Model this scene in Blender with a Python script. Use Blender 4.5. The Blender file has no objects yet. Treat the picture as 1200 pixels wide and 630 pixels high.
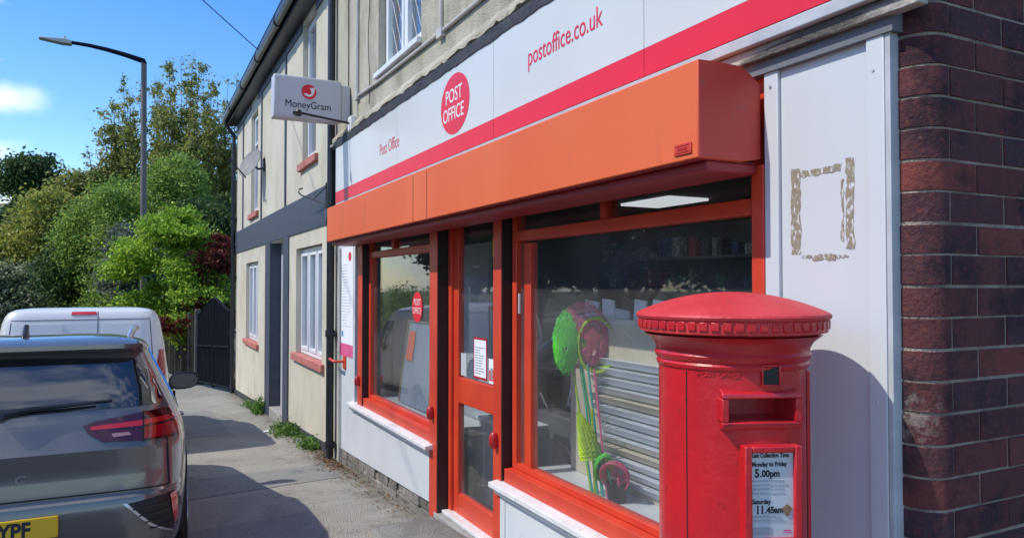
import bpy, bmesh, math, random
import numpy as np
from mathutils import Vector, Matrix
rnd = random.Random(7)
S = bpy.context.scene
COL = S.collection
R = math.radians
PI = math.pi

# ------------------------------------------------------------------ materials
MATS = {}
def mat(name, col, col2=None, scale=8, rough=0.6, metal=0.0, bump=0.0, bscale=60, coat=0.0, spec=0.5,
        lo=0.35, hi=0.65, streak=False, island=0.0, emit=None, detail=6, trans=0.0, dirt=None, dscale=3, dlo=.58, dhi=.8,
        rvar=0.0, stretch=None):
    m = bpy.data.materials.new(name); m.use_nodes = True
    nt = m.node_tree; N = nt.nodes; L = nt.links
    b = N['Principled BSDF']
    b.inputs['Roughness'].default_value = rough
    b.inputs['Metallic'].default_value = metal
    b.inputs['Coat Weight'].default_value = coat
    b.inputs['Coat Roughness'].default_value = 0.04
    b.inputs['Specular IOR Level'].default_value = spec
    col2 = col2 or tuple(c * 0.86 for c in col)
    tc = N.new('ShaderNodeTexCoord'); mp = N.new('ShaderNodeMapping')
    L.new(tc.outputs['Object'], mp.inputs[0])
    if streak: mp.inputs['Scale'].default_value = (1, 1, 0.12)
    if stretch: mp.inputs['Scale'].default_value = stretch
    nz = N.new('ShaderNodeTexNoise'); nz.inputs['Scale'].default_value = scale; nz.inputs['Detail'].default_value = detail
    L.new(mp.outputs[0], nz.inputs[0])
    cr = N.new('ShaderNodeMapRange'); cr.inputs[1].default_value = lo; cr.inputs[2].default_value = hi
    L.new(nz.outputs[0], cr.inputs[0])
    mx = N.new('ShaderNodeMix'); mx.data_type = 'RGBA'
    mx.inputs[6].default_value = (*col, 1); mx.inputs[7].default_value = (*col2, 1)
    L.new(cr.outputs[0], mx.inputs[0])
    out = mx.outputs[2]
    if island:
        g = N.new('ShaderNodeNewGeometry'); hs = N.new('ShaderNodeHueSaturation')
        mr = N.new('ShaderNodeMapRange'); mr.inputs[3].default_value = 1 - island; mr.inputs[4].default_value = 1 + island
        L.new(g.outputs['Random Per Island'], mr.inputs[0]); L.new(mr.outputs[0], hs.inputs['Value'])
        mr2 = N.new('ShaderNodeMapRange'); mr2.inputs[3].default_value = .5 + island * .06; mr2.inputs[4].default_value = .5 - island * .06
        L.new(g.outputs['Random Per Island'], mr2.inputs[0]); L.new(mr2.outputs[0], hs.inputs['Hue'])
        L.new(out, hs.inputs['Color']); out = hs.outputs[0]
    if dirt:
        n2 = N.new('ShaderNodeTexNoise'); n2.inputs['Scale'].default_value = dscale; n2.inputs['Detail'].default_value = 9
        n2.inputs['Roughness'].default_value = .65
        L.new(mp.outputs[0], n2.inputs[0])
        r2 = N.new('ShaderNodeMapRange'); r2.inputs[1].default_value = dlo; r2.inputs[2].default_value = dhi; r2.inputs[4].default_value = .8
        L.new(n2.outputs[0], r2.inputs[0])
        m2 = N.new('ShaderNodeMix'); m2.data_type = 'RGBA'; m2.inputs[7].default_value = (*dirt, 1)
        L.new(r2.outputs[0], m2.inputs[0]); L.new(out, m2.inputs[6]); out = m2.outputs[2]
    L.new(out, b.inputs['Base Color'])
    if rvar:
        r3 = N.new('ShaderNodeMapRange'); r3.inputs[3].default_value = max(0, rough - rvar); r3.inputs[4].default_value = rough + rvar
        L.new(nz.outputs[0], r3.inputs[0]); L.new(r3.outputs[0], b.inputs['Roughness'])
    if bump:
        n3 = N.new('ShaderNodeTexNoise'); n3.inputs['Scale'].default_value = bscale; n3.inputs['Detail'].default_value = 5
        L.new(tc.outputs['Object'], n3.inputs[0])
        bp = N.new('ShaderNodeBump'); bp.inputs['Strength'].default_value = bump; bp.inputs['Distance'].default_value = 0.02
        L.new(n3.outputs[0], bp.inputs['Height']); L.new(bp.outputs[0], b.inputs['Normal'])
    if trans:
        tr = N.new('ShaderNodeBsdfTranslucent'); L.new(out, tr.inputs[0]); ms = N.new('ShaderNodeMixShader')
        ms.inputs[0].default_value = trans
        L.new(b.outputs[0], ms.inputs[1]); L.new(tr.outputs[0], ms.inputs[2]); L.new(ms.outputs[0], N['Material Output'].inputs[0])
    if emit:
        b.inputs['Emission Color'].default_value = (*col, 1); b.inputs['Emission Strength'].default_value = emit
    MATS[name] = m
    return m

def glass(name, tint=(.9, .93, .95), k=1.0, wob=0.0):
    m = bpy.data.materials.new(name); m.use_nodes = True
    nt = m.node_tree; N = nt.nodes; L = nt.links; N.remove(N['Principled BSDF'])
    tr = N.new('ShaderNodeBsdfTransparent'); tr.inputs[0].default_value = (*tint, 1)
    gl = N.new('ShaderNodeBsdfGlossy'); gl.inputs['Roughness'].default_value = 0.015
    ge = N.new('ShaderNodeNewGeometry'); dt = N.new('ShaderNodeVectorMath'); dt.operation = 'DOT_PRODUCT'
    L.new(ge.outputs['Normal'], dt.inputs[0]); L.new(ge.outputs['Incoming'], dt.inputs[1])
    def mth(op, a, b=None):
        n = N.new('ShaderNodeMath'); n.operation = op
        for i, v in enumerate((a, b)):
            if v is None: continue
            if isinstance(v, (int, float)): n.inputs[i].default_value = v
            else: L.new(v, n.inputs[i])
        return n
    ab = mth('ABSOLUTE', dt.outputs['Value']); iv = mth('SUBTRACT', 1.0, ab.outputs[0]); p5 = mth('POWER', iv.outputs[0], 5.0)
    sc = mth('MULTIPLY', p5.outputs[0], .957); fr = mth('ADD', sc.outputs[0], .043)
    mu = mth('MULTIPLY', fr.outputs[0], k); mu.use_clamp = True
    # a faint film of dust, thickened to stand in for grey haze
    df = N.new('ShaderNodeBsdfDiffuse'); df.inputs[0].default_value = (.55, .56, .55, 1)
    tc = N.new('ShaderNodeTexCoord'); nz = N.new('ShaderNodeTexNoise'); nz.inputs['Scale'].default_value = 2.5; nz.inputs['Detail'].default_value = 8
    L.new(tc.outputs['Object'], nz.inputs[0])
    mr = N.new('ShaderNodeMapRange'); mr.inputs[1].default_value = .35; mr.inputs[2].default_value = .75; mr.inputs[3].default_value = .02; mr.inputs[4].default_value = .08
    L.new(nz.outputs[0], mr.inputs[0])
    m1 = N.new('ShaderNodeMixShader'); L.new(mr.outputs[0], m1.inputs[0]); L.new(tr.outputs[0], m1.inputs[1]); L.new(df.outputs[0], m1.inputs[2])
    ms = N.new('ShaderNodeMixShader')
    if wob:
        n3 = N.new('ShaderNodeTexNoise'); n3.inputs['Scale'].default_value = 1.6; L.new(tc.outputs['Object'], n3.inputs[0])
        bp = N.new('ShaderNodeBump'); bp.inputs['Strength'].default_value = wob; bp.inputs['Distance'].default_value = .02
        L.new(n3.outputs[0], bp.inputs['Height']); L.new(bp.outputs[0], gl.inputs['Normal'])
    L.new(fr.outputs[0], mu.inputs[0]); L.new(mu.outputs[0], ms.inputs[0])
    L.new(m1.outputs[0], ms.inputs[1]); L.new(gl.outputs[0], ms.inputs[2]); L.new(ms.outputs[0], N['Material Output'].inputs[0])
    MATS[name] = m; return m

M = MATS
mat('render_cream', (.60, .555, .42), (.69, .645, .52), scale=1.6, rough=.95, bump=.8, bscale=90, dirt=(.36, .34, .28), dscale=2.0, dlo=.5, dhi=.85, stretch=(1, 1, .6))
mat('render_grey', (.52, .48, .36), (.62, .58, .46), scale=3, rough=.95, bump=1.0, bscale=110, dirt=(.2, .18, .14), dscale=2.4, dlo=.48, dhi=.75, stretch=(1, 1, .65))
mat('navy_paint', (.045, .055, .085), (.06, .07, .1), rough=.55, bump=.25, bscale=80)
mat('black_pipe', (.012, .014, .02), (.02, .022, .03), rough=.35, bump=.1)
mat('tar', (.03, .032, .04), (.06, .06, .065), rough=.8, bump=.6, bscale=40)
mat('red_sill', (.42, .12, .10), (.5, .2, .16), scale=9, rough=.8, bump=.3)
mat('upvc', (.80, .82, .84), (.74, .76, .78), scale=3, rough=.3)
mat('fascia_white', (.61, .64, .615), (.58, .61, .59), scale=1.2, rough=.32, dirt=(.55, .57, .55), dscale=.9, dlo=.55, dhi=.9, rvar=.08)
mat('panel_white', (.57, .60, .61), (.60, .63, .635), scale=2.5, rough=.38, streak=True, dirt=(.48, .50, .54), dscale=2.0, dlo=.55, dhi=.8)
mat('riser_white', (.58, .61, .62), (.62, .65, .66), scale=3, rough=.45, dirt=(.4, .40, .4), dscale=3.5, dlo=.6, dhi=.8)
mat('sill_white', (.72, .72, .70), (.6, .6, .58), scale=10, rough=.6, dirt=(.25, .22, .2), dscale=14, dlo=.62, dhi=.72, bump=.2)
mat('sign_red', (.74, .012, .035), (.70, .012, .032), scale=2, rough=.4)
mat('letter_red', (.70, .03, .07), rough=.4)
mat('letter_white', (.85, .86, .86), rough=.4)
mat('box_orange', (.72, .115, .030), (.75, .15, .050), scale=1.3, rough=.5, dirt=(.52, .10, .05), dscale=4.5, dlo=.57, dhi=.80, spec=.35, rvar=.12, stretch=(1, 1, .35), bump=.05, bscale=9)
mat('shaded_red', (.30, .02, .025), (.26, .02, .025), scale=4, rough=.5)  # darker red with the shade under the shutter box put in
mat('box_end', (.52, .045, .03), (.56, .06, .04), scale=3, rough=.5, dirt=(.30, .10, .09), dscale=9, dlo=.6, dhi=.72)  # redder, unfaded end paint, with the shade of this face put in too
mat('frame_orange', (.64, .062, .022), (.56, .045, .020), scale=4, rough=.38, bump=.1, dirt=(.4, .07, .05), dscale=9, dlo=.62, dhi=.8)
mat('lock_red', (.45, .02, .02), rough=.3)
mat('trim_grey', (.5, .52, .54), (.4, .42, .43), rough=.45)
mat('old_wood', (.45, .42, .37), (.10, .09, .08), scale=14, rough=.9, bump=.8, bscale=50, lo=.4, hi=.55, stretch=(1, .15, 1))
mat('flashing', (.02, .022, .03), (.045, .045, .05), scale=6, rough=.7, bump=.5, bscale=30)  # black lead, also standing for the shadow under the render drip
mat('stone', (.24, .22, .19), (.14, .13, .115), scale=7, rough=.95, bump=1.0, bscale=22, island=.35)
mat('mortar', (.40, .34, .27), (.19, .155, .13), scale=9, rough=.95, bump=.8, bscale=120)
mat('slab', (.36, .35, .32), (.27, .26, .24), scale=10, rough=.9, bump=.5, bscale=90)
mat('tape', (.60, .62, .63), (.27, .23, .165), scale=80, rough=.9, lo=.36, hi=.47, stretch=(1, 1, .5), bump=.3, detail=9)
mat('roof_tile', (.10, .07, .06), (.06, .05, .05), rough=.9, bump=.6)
mat('pillar_red', (.62, .014, .018), (.47, .012, .02), scale=4, rough=.34, bump=.14, bscale=26, coat=.25, dirt=(.20, .015, .02), dscale=11, dlo=.635, dhi=.70, rvar=.14)
mat('cap_red', (.62, .045, .05), (.56, .03, .035), scale=9, rough=.55, bump=.2, bscale=60, dirt=(.34, .05, .05), dscale=16, dlo=.60, dhi=.70)
mat('black', (.008, .008, .009), (.012, .012, .014), rough=.5)
mat('dark_slot', (.012, .006, .006), rough=.8)
mat('paper', (.84, .85, .86), (.80, .81, .82), rough=.7)
mat('paper_grey', (.52, .56, .58), (.48, .52, .54), rough=.45)
mat('ink', (.02, .02, .025), rough=.6)
mat('ink_grey', (.36, .37, .39), rough=.6)
mat('ink_pale', (.55, .56, .58), rough=.6)
mat('pink', (.78, .12, .28), rough=.5)
mat('yellow', (.8, .6, .03), rough=.5)
mat('blue', (.08, .25, .6), rough=.5)
mat('car_paint', (.165, .16, .155), (.15, .145, .14), scale=300, rough=.25, metal=.45, coat=1.0)
mat('van_paint', (.74, .75, .76), (.72, .73, .74), scale=2, rough=.3, coat=.8, dirt=(.55, .55, .53), dscale=2, dlo=.6, dhi=.9)
mat('car_glass', (.012, .014, .018), rough=.03, spec=.9, coat=1.0)
mat('tail_red', (.42, .004, .01), (.30, .003, .008), scale=20, rough=.08, coat=1.0)
mat('tail_dark', (.07, .003, .006), rough=.08, coat=1.0)
mat('tail_bright', (.62, .02, .02), (.5, .01, .015), rough=.15, coat=1.0)
mat('tail_clear', (.42, .22, .23), rough=.12, coat=1.0)
mat('plastic', (.02, .021, .023), (.03, .03, .032), rough=.6, bump=.2, bscale=150)
mat('seam', (.004, .004, .005), rough=.7)
mat('chrome', (.75, .76, .78), rough=.14, metal=1.0)
mat('silver', (.62, .64, .67), rough=.28, metal=.8)
mat('plate_yellow', (.80, .50, .02), (.76, .47, .02), rough=.4)
mat('tyre', (.015, .015, .016), rough=.9, bump=.4)
mat('alloy', (.35, .36, .38), rough=.3, metal=.9)
mat('lamp_post', (.14, .125, .115), (.20, .18, .16), scale=3, rough=.75, streak=True)
mat('lamp_head', (.45, .47, .48), rough=.4)
mat('sign_grey', (.56, .57, .60), (.50, .51, .54), scale=3, rough=.4, streak=True, dirt=(.36, .36, .37), dscale=4, dlo=.6, dhi=.8)
mat('dish', (.27, .265, .26), (.2, .195, .19), rough=.7)
mat('cable', (.55, .54, .50), rough=.6)
mat('wire', (.02, .02, .02), rough=.6)
mat('gate_black', (.006, .008, .014), (.01, .013, .02), rough=.75, spec=.12)
mat('fence_dark', (.014, .013, .013), (.028, .025, .022), rough=.95, streak=True, spec=.1)  # dark boards, deepened to put the trees' shade into the colour
mat('post_grey', (.17, .16, .14), (.11, .10, .09), rough=.95, bump=.4, spec=.2)
mat('concrete', (.38, .37, .34), (.28, .27, .25), rough=.9, bump=.4)
mat('bark', (.09, .07, .05), (.05, .04, .03), rough=.95, bump=.8, bscale=20)
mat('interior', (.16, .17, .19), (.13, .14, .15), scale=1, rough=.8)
mat('ceiling', (.40, .42, .44), rough=.8)
mat('floor_int', (.10, .10, .11), rough=.5)
mat('shelf_dark', (.10, .105, .12), (.07, .07, .08), rough=.5)
mat('shelf_white', (.70, .72, .71), (.64, .67, .66), rough=.4)
mat('cream', (.66, .58, .43), (.52, .46, .34), scale=3, rough=.6)
mat('slat_grey', (.72, .74, .77), (.52, .55, .59), scale=9, rough=.25, stretch=(1, .3, 3))
mat('light_panel', (.95, .97, 1.0), emit=.45)
mat('net_green', (.22, .90, .10), rough=.6, trans=.4)
mat('net_yellow', (.65, .85, .05), rough=.6, trans=.4)
mat('net_pink', (.95, .22, .38), rough=.6, trans=.4)
mat('pole_teal', (.02, .36, .34), rough=.4)
mat('pole_green', (.05, .5, .2), rough=.4)
mat('board_blue', (.22, .28, .36), (.27, .33, .41), scale=2, rough=.4)
mat('wood_edge', (.32, .22, .12), rough=.6)
mat('cabinet', (.46, .49, .52), (.42, .45, .48), rough=.5)
mat('asphalt', (.055, .055, .057), (.075, .074, .072), scale=12, rough=.95, bump=.8, bscale=160)
mat('earth', (.06, .07, .03), (.10, .085, .05), scale=2, rough=1, bump=.5)
mat('kerb', (.30, .29, .27), (.22, .21, .2), scale=5, rough=.9, bump=.5)
mat('litter', (.16, .09, .045), (.26, .18, .10), scale=15, rough=.9, island=.4)
glass('shop_glass', (.93, .95, .96), 1.0, .02)
glass('house_glass', (.85, .88, .9), 2.0, .05)

def leafmat(name, a, b, isl=.45, trans=.35):
    mat(name, a, b, scale=.9, rough=.55, island=isl, trans=trans, spec=.3, lo=.3, hi=.7)
leafmat('leaf_mid', (.14, .28, .045), (.34, .46, .10), .55, .45)
leafmat('leaf_dark', (.04, .09, .025), (.09, .15, .045))
leafmat('leaf_olive', (.25, .34, .06), (.44, .42, .10), .5, .4)
leafmat('leaf_tall', (.19, .24, .055), (.36, .36, .10), .5, .45)
leafmat('leaf_lime', (.22, .40, .035), (.40, .58, .07), .5, .4)
leafmat('leaf_red', (.10, .025, .018), (.20, .045, .025), .6)
leafmat('leaf_grey', (.12, .16, .10), (.22, .25, .18))
leafmat('leaf_pale', (.42, .45, .32), (.18, .25, .1), .6)
leafmat('leaf_weed', (.08, .19, .025), (.12, .24, .05))

# pavement: mottled asphalt with aggregate, patches and repaired trench
def pavement_mat():
    m = bpy.data.materials.new('pavement_asphalt'); m.use_nodes = True
    nt = m.node_tree; N = nt.nodes; L = nt.links; b = N['Principled BSDF']; b.inputs['Roughness'].default_value = .92
    tc = N.new('ShaderNodeTexCoord')
    def noise(s, d=8, r=.6):
        n = N.new('ShaderNodeTexNoise'); n.inputs['Scale'].default_value = s; n.inputs['Detail'].default_value = d; n.inputs['Roughness'].default_value = r
        L.new(tc.outputs['Object'], n.inputs[0]); return n.outputs[0]
    def mix(f, a, bb, lo, hi, top=1.0):
        mr = N.new('ShaderNodeMapRange'); mr.inputs[1].default_value = lo; mr.inputs[2].default_value = hi; mr.inputs[4].default_value = top
        L.new(f, mr.inputs[0]); mx = N.new('ShaderNodeMix'); mx.data_type = 'RGBA'; L.new(mr.outputs[0], mx.inputs[0])
        for i, c in ((6, a), (7, bb)):
            if isinstance(c, tuple): mx.inputs[i].default_value = (*c, 1)
            else: L.new(c, mx.inputs[i])
        return mx.outputs[2]
    c = mix(noise(1.1), (.34, .318, .268), (.43, .405, .345), .35, .65)
    c = mix(noise(5, 10, .7), c, (.18, .17, .15), .54, .78, .5)
    v = N.new('ShaderNodeTexVoronoi'); v.inputs['Scale'].default_value = 95; L.new(tc.outputs['Object'], v.inputs[0])
    c = mix(v.outputs['Distance'], c, (.15, .14, .12), .35, .85, .45)
    c = mix(noise(170, 3), c, (.55, .53, .48), .58, .70, .6)
    ve = N.new('ShaderNodeTexVoronoi'); ve.feature = 'DISTANCE_TO_EDGE'; ve.inputs['Scale'].default_value = .9
    wv = N.new('ShaderNodeVectorMath'); wv.operation = 'MULTIPLY_ADD'; wv.inputs[1].default_value = (.25, .25, .25)
    nn = N.new('ShaderNodeTexNoise'); nn.inputs['Scale'].default_value = 5; nn.inputs['Detail'].default_value = 6; L.new(tc.outputs['Object'], nn.inputs[0])
    L.new(nn.outputs['Color'], wv.inputs[0]); L.new(tc.outputs['Object'], wv.inputs[2]); L.new(wv.outputs[0], ve.inputs[0])
    iv = N.new('ShaderNodeMath'); iv.operation = 'SUBTRACT'; iv.inputs[0].default_value = 1; L.new(ve.outputs['Distance'], iv.inputs[1])
    c = mix(iv.outputs[0], c, (.12, .11, .095), .992, .998, .4)
    c = mix(noise(2.3, 6, .75), c, (.12, .112, .10), .56, .66, .45)
    # dirt gathered near the wall foot (x > 1.6)
    sx = N.new('ShaderNodeSeparateXYZ'); L.new(tc.outputs['Object'], sx.inputs[0])
    ad = N.new('ShaderNodeMath'); ad.operation = 'MULTIPLY_ADD'; ad.inputs[1].default_value = .7; L.new(noise(6), ad.inputs[0]); L.new(sx.outputs[0], ad.inputs[2])
    c = mix(ad.outputs[0], c, (.13, .115, .08), 2.0, 2.35, .6)
    L.new(c, b.inputs['Base Color'])
    bp = N.new('ShaderNodeBump'); bp.inputs['Strength'].default_value = .9; bp.inputs['Distance'].default_value = .012
    ma = N.new('ShaderNodeMath'); ma.operation = 'ADD'; L.new(v.outputs['Distance'], ma.inputs[0]); L.new(noise(30, 6), ma.inputs[1])
    L.new(ma.outputs[0], bp.inputs['Height']); L.new(bp.outputs[0], b.inputs['Normal'])
    MATS['pavement'] = m
    m2 = m.copy(); m2.name = 'pavement_patch'; MATS['patch'] = m2
    for n in m2.node_tree.nodes:
        if n.type == 'MIX':
            for i in (6, 7):
                cc = n.inputs[i].default_value
                n.inputs[i].default_value = (cc[0] * .80, cc[1] * .83, cc[2] * .90, 1)
pavement_mat()

def brick_mat():
    m = bpy.data.materials.new('brick'); m.use_nodes = True
    nt = m.node_tree; N = nt.nodes; L = nt.links; b = N['Principled BSDF']; b.inputs['Roughness'].default_value = .92; b.inputs['Specular IOR Level'].default_value = .25
    g = N.new('ShaderNodeNewGeometry'); tc = N.new('ShaderNodeTexCoord')
    cr = N.new('ShaderNodeValToRGB'); e = cr.color_ramp.elements
    e[0].position = 0; e[0].color = (.095, .036, .042, 1); e[1].position = 1; e[1].color = (.22, .062, .05, 1)
    for p, c in ((.2, (.14, .045, .045)), (.4, (.065, .038, .048)), (.6, (.18, .052, .045)), (.8, (.085, .04, .05))):
        x = e.new(p); x.color = (*c, 1)
    L.new(g.outputs['Random Per Island'], cr.inputs[0])
    def noise(s, d=8, sc=(1, 1, 1)):
        mp = N.new('ShaderNodeMapping'); mp.inputs['Scale'].default_value = sc; L.new(tc.outputs['Object'], mp.inputs[0])
        n = N.new('ShaderNodeTexNoise'); n.inputs['Scale'].default_value = s; n.inputs['Detail'].default_value = d; n.inputs['Roughness'].default_value = .65
        L.new(mp.outputs[0], n.inputs[0]); return n.outputs[0]
    def mix(f, a, bb, lo, hi, top=1.0):
        mr = N.new('ShaderNodeMapRange'); mr.inputs[1].default_value = lo; mr.inputs[2].default_value = hi; mr.inputs[4].default_value = top
        L.new(f, mr.inputs[0]); mx = N.new('ShaderNodeMix'); mx.data_type = 'RGBA'; L.new(mr.outputs[0], mx.inputs[0]); L.new(a, mx.inputs[6])
        mx.inputs[7].default_value = (*bb, 1); return mx.outputs[2]
    c = mix(noise(5), cr.outputs[0], (.034, .022, .030), .46, .60, .85)
    c = mix(noise(38), c, (.24, .065, .045), .52, .68, .5)
    c = mix(noise(120, 3), c, (.32, .27, .24), .66, .74, .4)
    # smear of old mortar left on the corner
    sp = N.new('ShaderNodeVectorMath'); sp.operation = 'DISTANCE'; sp.inputs[1].default_value = (2.03, 1.40, 1.16)
    mp = N.new('ShaderNodeMapping'); L.new(tc.outputs['Object'], mp.inputs[0])
    L.new(mp.outputs[0], sp.inputs[0])
    ma = N.new('ShaderNodeMath'); ma.operation = 'MULTIPLY_ADD'; ma.inputs[1].default_value = .34; L.new(noise(34, 10), ma.inputs[0]); L.new(sp.outputs['Value'], ma.inputs[2])
    inv = N.new('ShaderNodeMath'); inv.operation = 'SUBTRACT'; inv.inputs[0].default_value = 1; L.new(ma.outputs[0], inv.inputs[1])
    c = mix(inv.outputs[0], c, (.33, .29, .245), .765, .83, .6)
    L.new(c, b.inputs['Base Color'])
    bp = N.new('ShaderNodeBump'); bp.inputs['Strength'].default_value = 1.0; bp.inputs['Distance'].default_value = .014
    L.new(noise(70, 6), bp.inputs['Height']); L.new(bp.outputs[0], b.inputs['Normal'])
    MATS['brick'] = m
brick_mat()

# ------------------------------------------------------------------ builders
class MB:
    def __init__(s): s.v = []; s.f = []
    def add(s, vs, fs):
        o = len(s.v); s.v += [tuple(v) for v in vs]; s.f += [tuple(i + o for i in f) for f in fs]; return s
    def box(s, x0, x1, y0, y1, z0, z1):
        x0, x1 = min(x0, x1), max(x0, x1); y0, y1 = min(y0, y1), max(y0, y1); z0, z1 = min(z0, z1), max(z0, z1)
        return s.add([(x0, y0, z0), (x1, y0, z0), (x1, y1, z0), (x0, y1, z0), (x0, y0, z1), (x1, y0, z1), (x1, y1, z1), (x0, y1, z1)],
                     [(0, 3, 2, 1), (4, 5, 6, 7), (0, 1, 5, 4), (1, 2, 6, 5), (2, 3, 7, 6), (3, 0, 4, 7)])
    def hexa(s, p):   # eight corners, bottom four then top four
        return s.add(p, [(0, 3, 2, 1), (4, 5, 6, 7), (0, 1, 5, 4), (1, 2, 6, 5), (2, 3, 7, 6), (3, 0, 4, 7)])
    def prism(s, poly, axis, a, b):
        n = len(poly)
        def P(p, t):
            return {'x': (t, p[0], p[1]), 'y': (p[0], t, p[1]), 'z': (p[0], p[1], t)}[axis]
        s.add([P(p, a) for p in poly] + [P(p, b) for p in poly],
              [tuple(range(n))[::-1], tuple(range(n, 2 * n))] + [(i, (i + 1) % n, n + (i + 1) % n, n + i) for i in range(n)])
        return s
    def tube(s, pts, r, n=10, closed=False):
        pts = [Vector(p) for p in pts]; k = len(pts); rs = r if isinstance(r, (list, tuple)) else [r] * k
        o = len(s.v); up = Vector((0, 0, 1))
        for i, p in enumerate(pts):
            a = pts[(i - 1) % k] if (closed or i > 0) else p; b = pts[(i + 1) % k] if (closed or i < k - 1) else p
            t = (b - a).normalized(); q = up if abs(t.dot(up)) < .95 else Vector((1, 0, 0))
            e1 = t.cross(q).normalized(); e2 = t.cross(e1)
            for j in range(n):
                an = 2 * PI * j / n; s.v.append(tuple(p + (e1 * math.cos(an) + e2 * math.sin(an)) * rs[i]))
        for i in range(k if closed else k - 1):
            for j in range(n):
                a = o + i * n + j; b = o + i * n + (j + 1) % n; c = o + ((i + 1) % k) * n + (j + 1) % n; d = o + ((i + 1) % k) * n + j
                s.f.append((a, b, c, d))
        if not closed:
            s.f.append(tuple(o + j for j in range(n))[::-1]); s.f.append(tuple(o + (k - 1) * n + j for j in range(n)))
        return s
    def lathe(s, prof, n=64, c=(0, 0, 0)):
        o = len(s.v); k = len(prof)
        for r, z in prof:
            for j in range(n):
                a = 2 * PI * j / n; s.v.append((c[0] + r * math.cos(a), c[1] + r * math.sin(a), c[2] + z))
        for i in range(k - 1):
            for j in range(n):
                s.f.append((o + i * n + j, o + i * n + (j + 1) % n, o + (i + 1) * n + (j + 1) % n, o + (i + 1) * n + j))
        s.f.append(tuple(o + j for j in range(n))[::-1]); s.f.append(tuple(o + (k - 1) * n + j for j in range(n)))
        return s
    def build(s, name, m, parent=None, bevel=0, smooth=False, angle=35, seg=2):
        me = bpy.data.meshes.new(name); me.from_pydata(s.v, [], s.f); me.update()
        bm = bmesh.new(); bm.from_mesh(me); bmesh.ops.recalc_face_normals(bm, faces=bm.faces); bm.to_mesh(me); bm.free()
        return link(name, me, m, parent, bevel, smooth, angle, seg)

def link(name, me, m, parent=None, bevel=0, smooth=False, angle=35, seg=2):
    o = bpy.data.objects.new(name, me); COL.objects.link(o)
    me.materials.clear(); me.materials.append(MATS[m] if isinstance(m, str) else m)
    if smooth or bevel:
        me.polygons.foreach_set('use_smooth', [True] * len(me.polygons))
        me.set_sharp_from_angle(angle=R(angle))
    if bevel:
        b = o.modifiers.new('bevel', 'BEVEL'); b.width = bevel; b.segments = seg; b.limit_method = 'ANGLE'; b.angle_limit = R(40); b.harden_normals = False
    if parent is not None: o.parent = parent
    return o

def tag(o, label, cat=None, group=None, kind=None):
    if label: o['label'] = label
    if cat: o['category'] = cat
    if group: o['group'] = group
    if kind: o['kind'] = kind
    return o
def thing(name, label, cat, loc=(0, 0, 0), rot=(0, 0, 0), group=None):
    o = bpy.data.objects.new(name, None); COL.objects.link(o); o.location = loc; o.rotation_euler = rot; o.empty_display_size = .2
    return tag(o, label, cat, group)
def struct(o): o['kind'] = 'structure'; return o

def text(name, s, size, m, parent, origin, facing='-x', xs=1.0, ext=.002, align='LEFT', bold=0.0, shear=0, spacing=1.0):
    cu = bpy.data.curves.new('t', 'FONT'); cu.body = s; cu.size = size; cu.extrude = ext; cu.align_x = align; cu.offset = bold; cu.shear = shear
    cu.space_character = spacing; cu.resolution_u = 4
    t = bpy.data.objects.new('t', cu); COL.objects.link(t)
    bpy.context.view_layer.update()
    dg = bpy.context.evaluated_depsgraph_get()
    me = bpy.data.meshes.new_from_object(t.evaluated_get(dg)); me.name = name
    bpy.data.objects.remove(t); bpy.data.curves.remove(cu)
    ax = {'-x': (Vector((0, -1, 0)), Vector((0, 0, 1)), Vector((-1, 0, 0))), '-y': (Vector((1, 0, 0)), Vector((0, 0, 1)), Vector((0, -1, 0)))}[facing]
    O = Vector(origin)
    for v in me.vertices:
        c = v.co; v.co = O + ax[0] * c.x * xs + ax[1] * c.y + ax[2] * c.z
    return link(name, me, m, parent)

def boolean(o, cutter, op='DIFFERENCE'):
    md = o.modifiers.new('b', 'BOOLEAN'); md.object = cutter; md.operation = op; md.solver = 'EXACT'
    bpy.context.view_layer.update()
    dg = bpy.context.evaluated_depsgraph_get(); me = bpy.data.meshes.new_from_object(o.evaluated_get(dg))
    o.modifiers.clear(); old = o.data; o.data = me; bpy.data.objects.remove(cutter)
    me.materials.clear(); me.materials.append(old.materials[0])
    return o

def walled(x, y0, y1, z0, z1, holes, depth=.22, thick=.3):
    """wall facing -x at x with rectangular openings (ya, yb, za, zb)"""
    mb = MB(); ys = sorted({y0, y1, *[h[0] for h in holes], *[h[1] for h in holes]}); zs = sorted({z0, z1, *[h[2] for h in holes], *[h[3] for h in holes]})
    def inh(a, b): return any(h[0] < a < h[1] and h[2] < b < h[3] for h in holes)
    for xx in (x, x + thick):
        for i in range(len(ys) - 1):
            for j in range(len(zs) - 1):
                if inh((ys[i] + ys[i + 1]) / 2, (zs[j] + zs[j + 1]) / 2): continue
                mb.add([(xx, ys[i], zs[j]), (xx, ys[i + 1], zs[j]), (xx, ys[i + 1], zs[j + 1]), (xx, ys[i], zs[j + 1])], [(0, 1, 2, 3)])
    for a, b, c, d in holes + [(y0, y1, z0, z1)]:
        for p, q in (((a, c), (b, c)), ((b, c), (b, d)), ((b, d), (a, d)), ((a, d), (a, c))):
            mb.add([(x, *p), (x, *q), (x + thick, *q), (x + thick, *p)], [(0, 1, 2, 3)])
    me = bpy.data.meshes.new('w'); me.from_pydata(mb.v, [], mb.f)
    bm = bmesh.new(); bm.from_mesh(me); bmesh.ops.remove_doubles(bm, verts=bm.verts, dist=1e-4); bmesh.ops.recalc_face_normals(bm, faces=bm.faces)
    bm.to_mesh(me); bm.free(); return me

def g(y):   # pavement level falls gently away from the camera, then levels
    return .07 - .0545 * max(-25, min(y, 42))
def bend(y):
    return 0 if y < 22 else -.012 * (min(y, 75) - 22) ** 2 - max(0, y - 75) * 1.2

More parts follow.
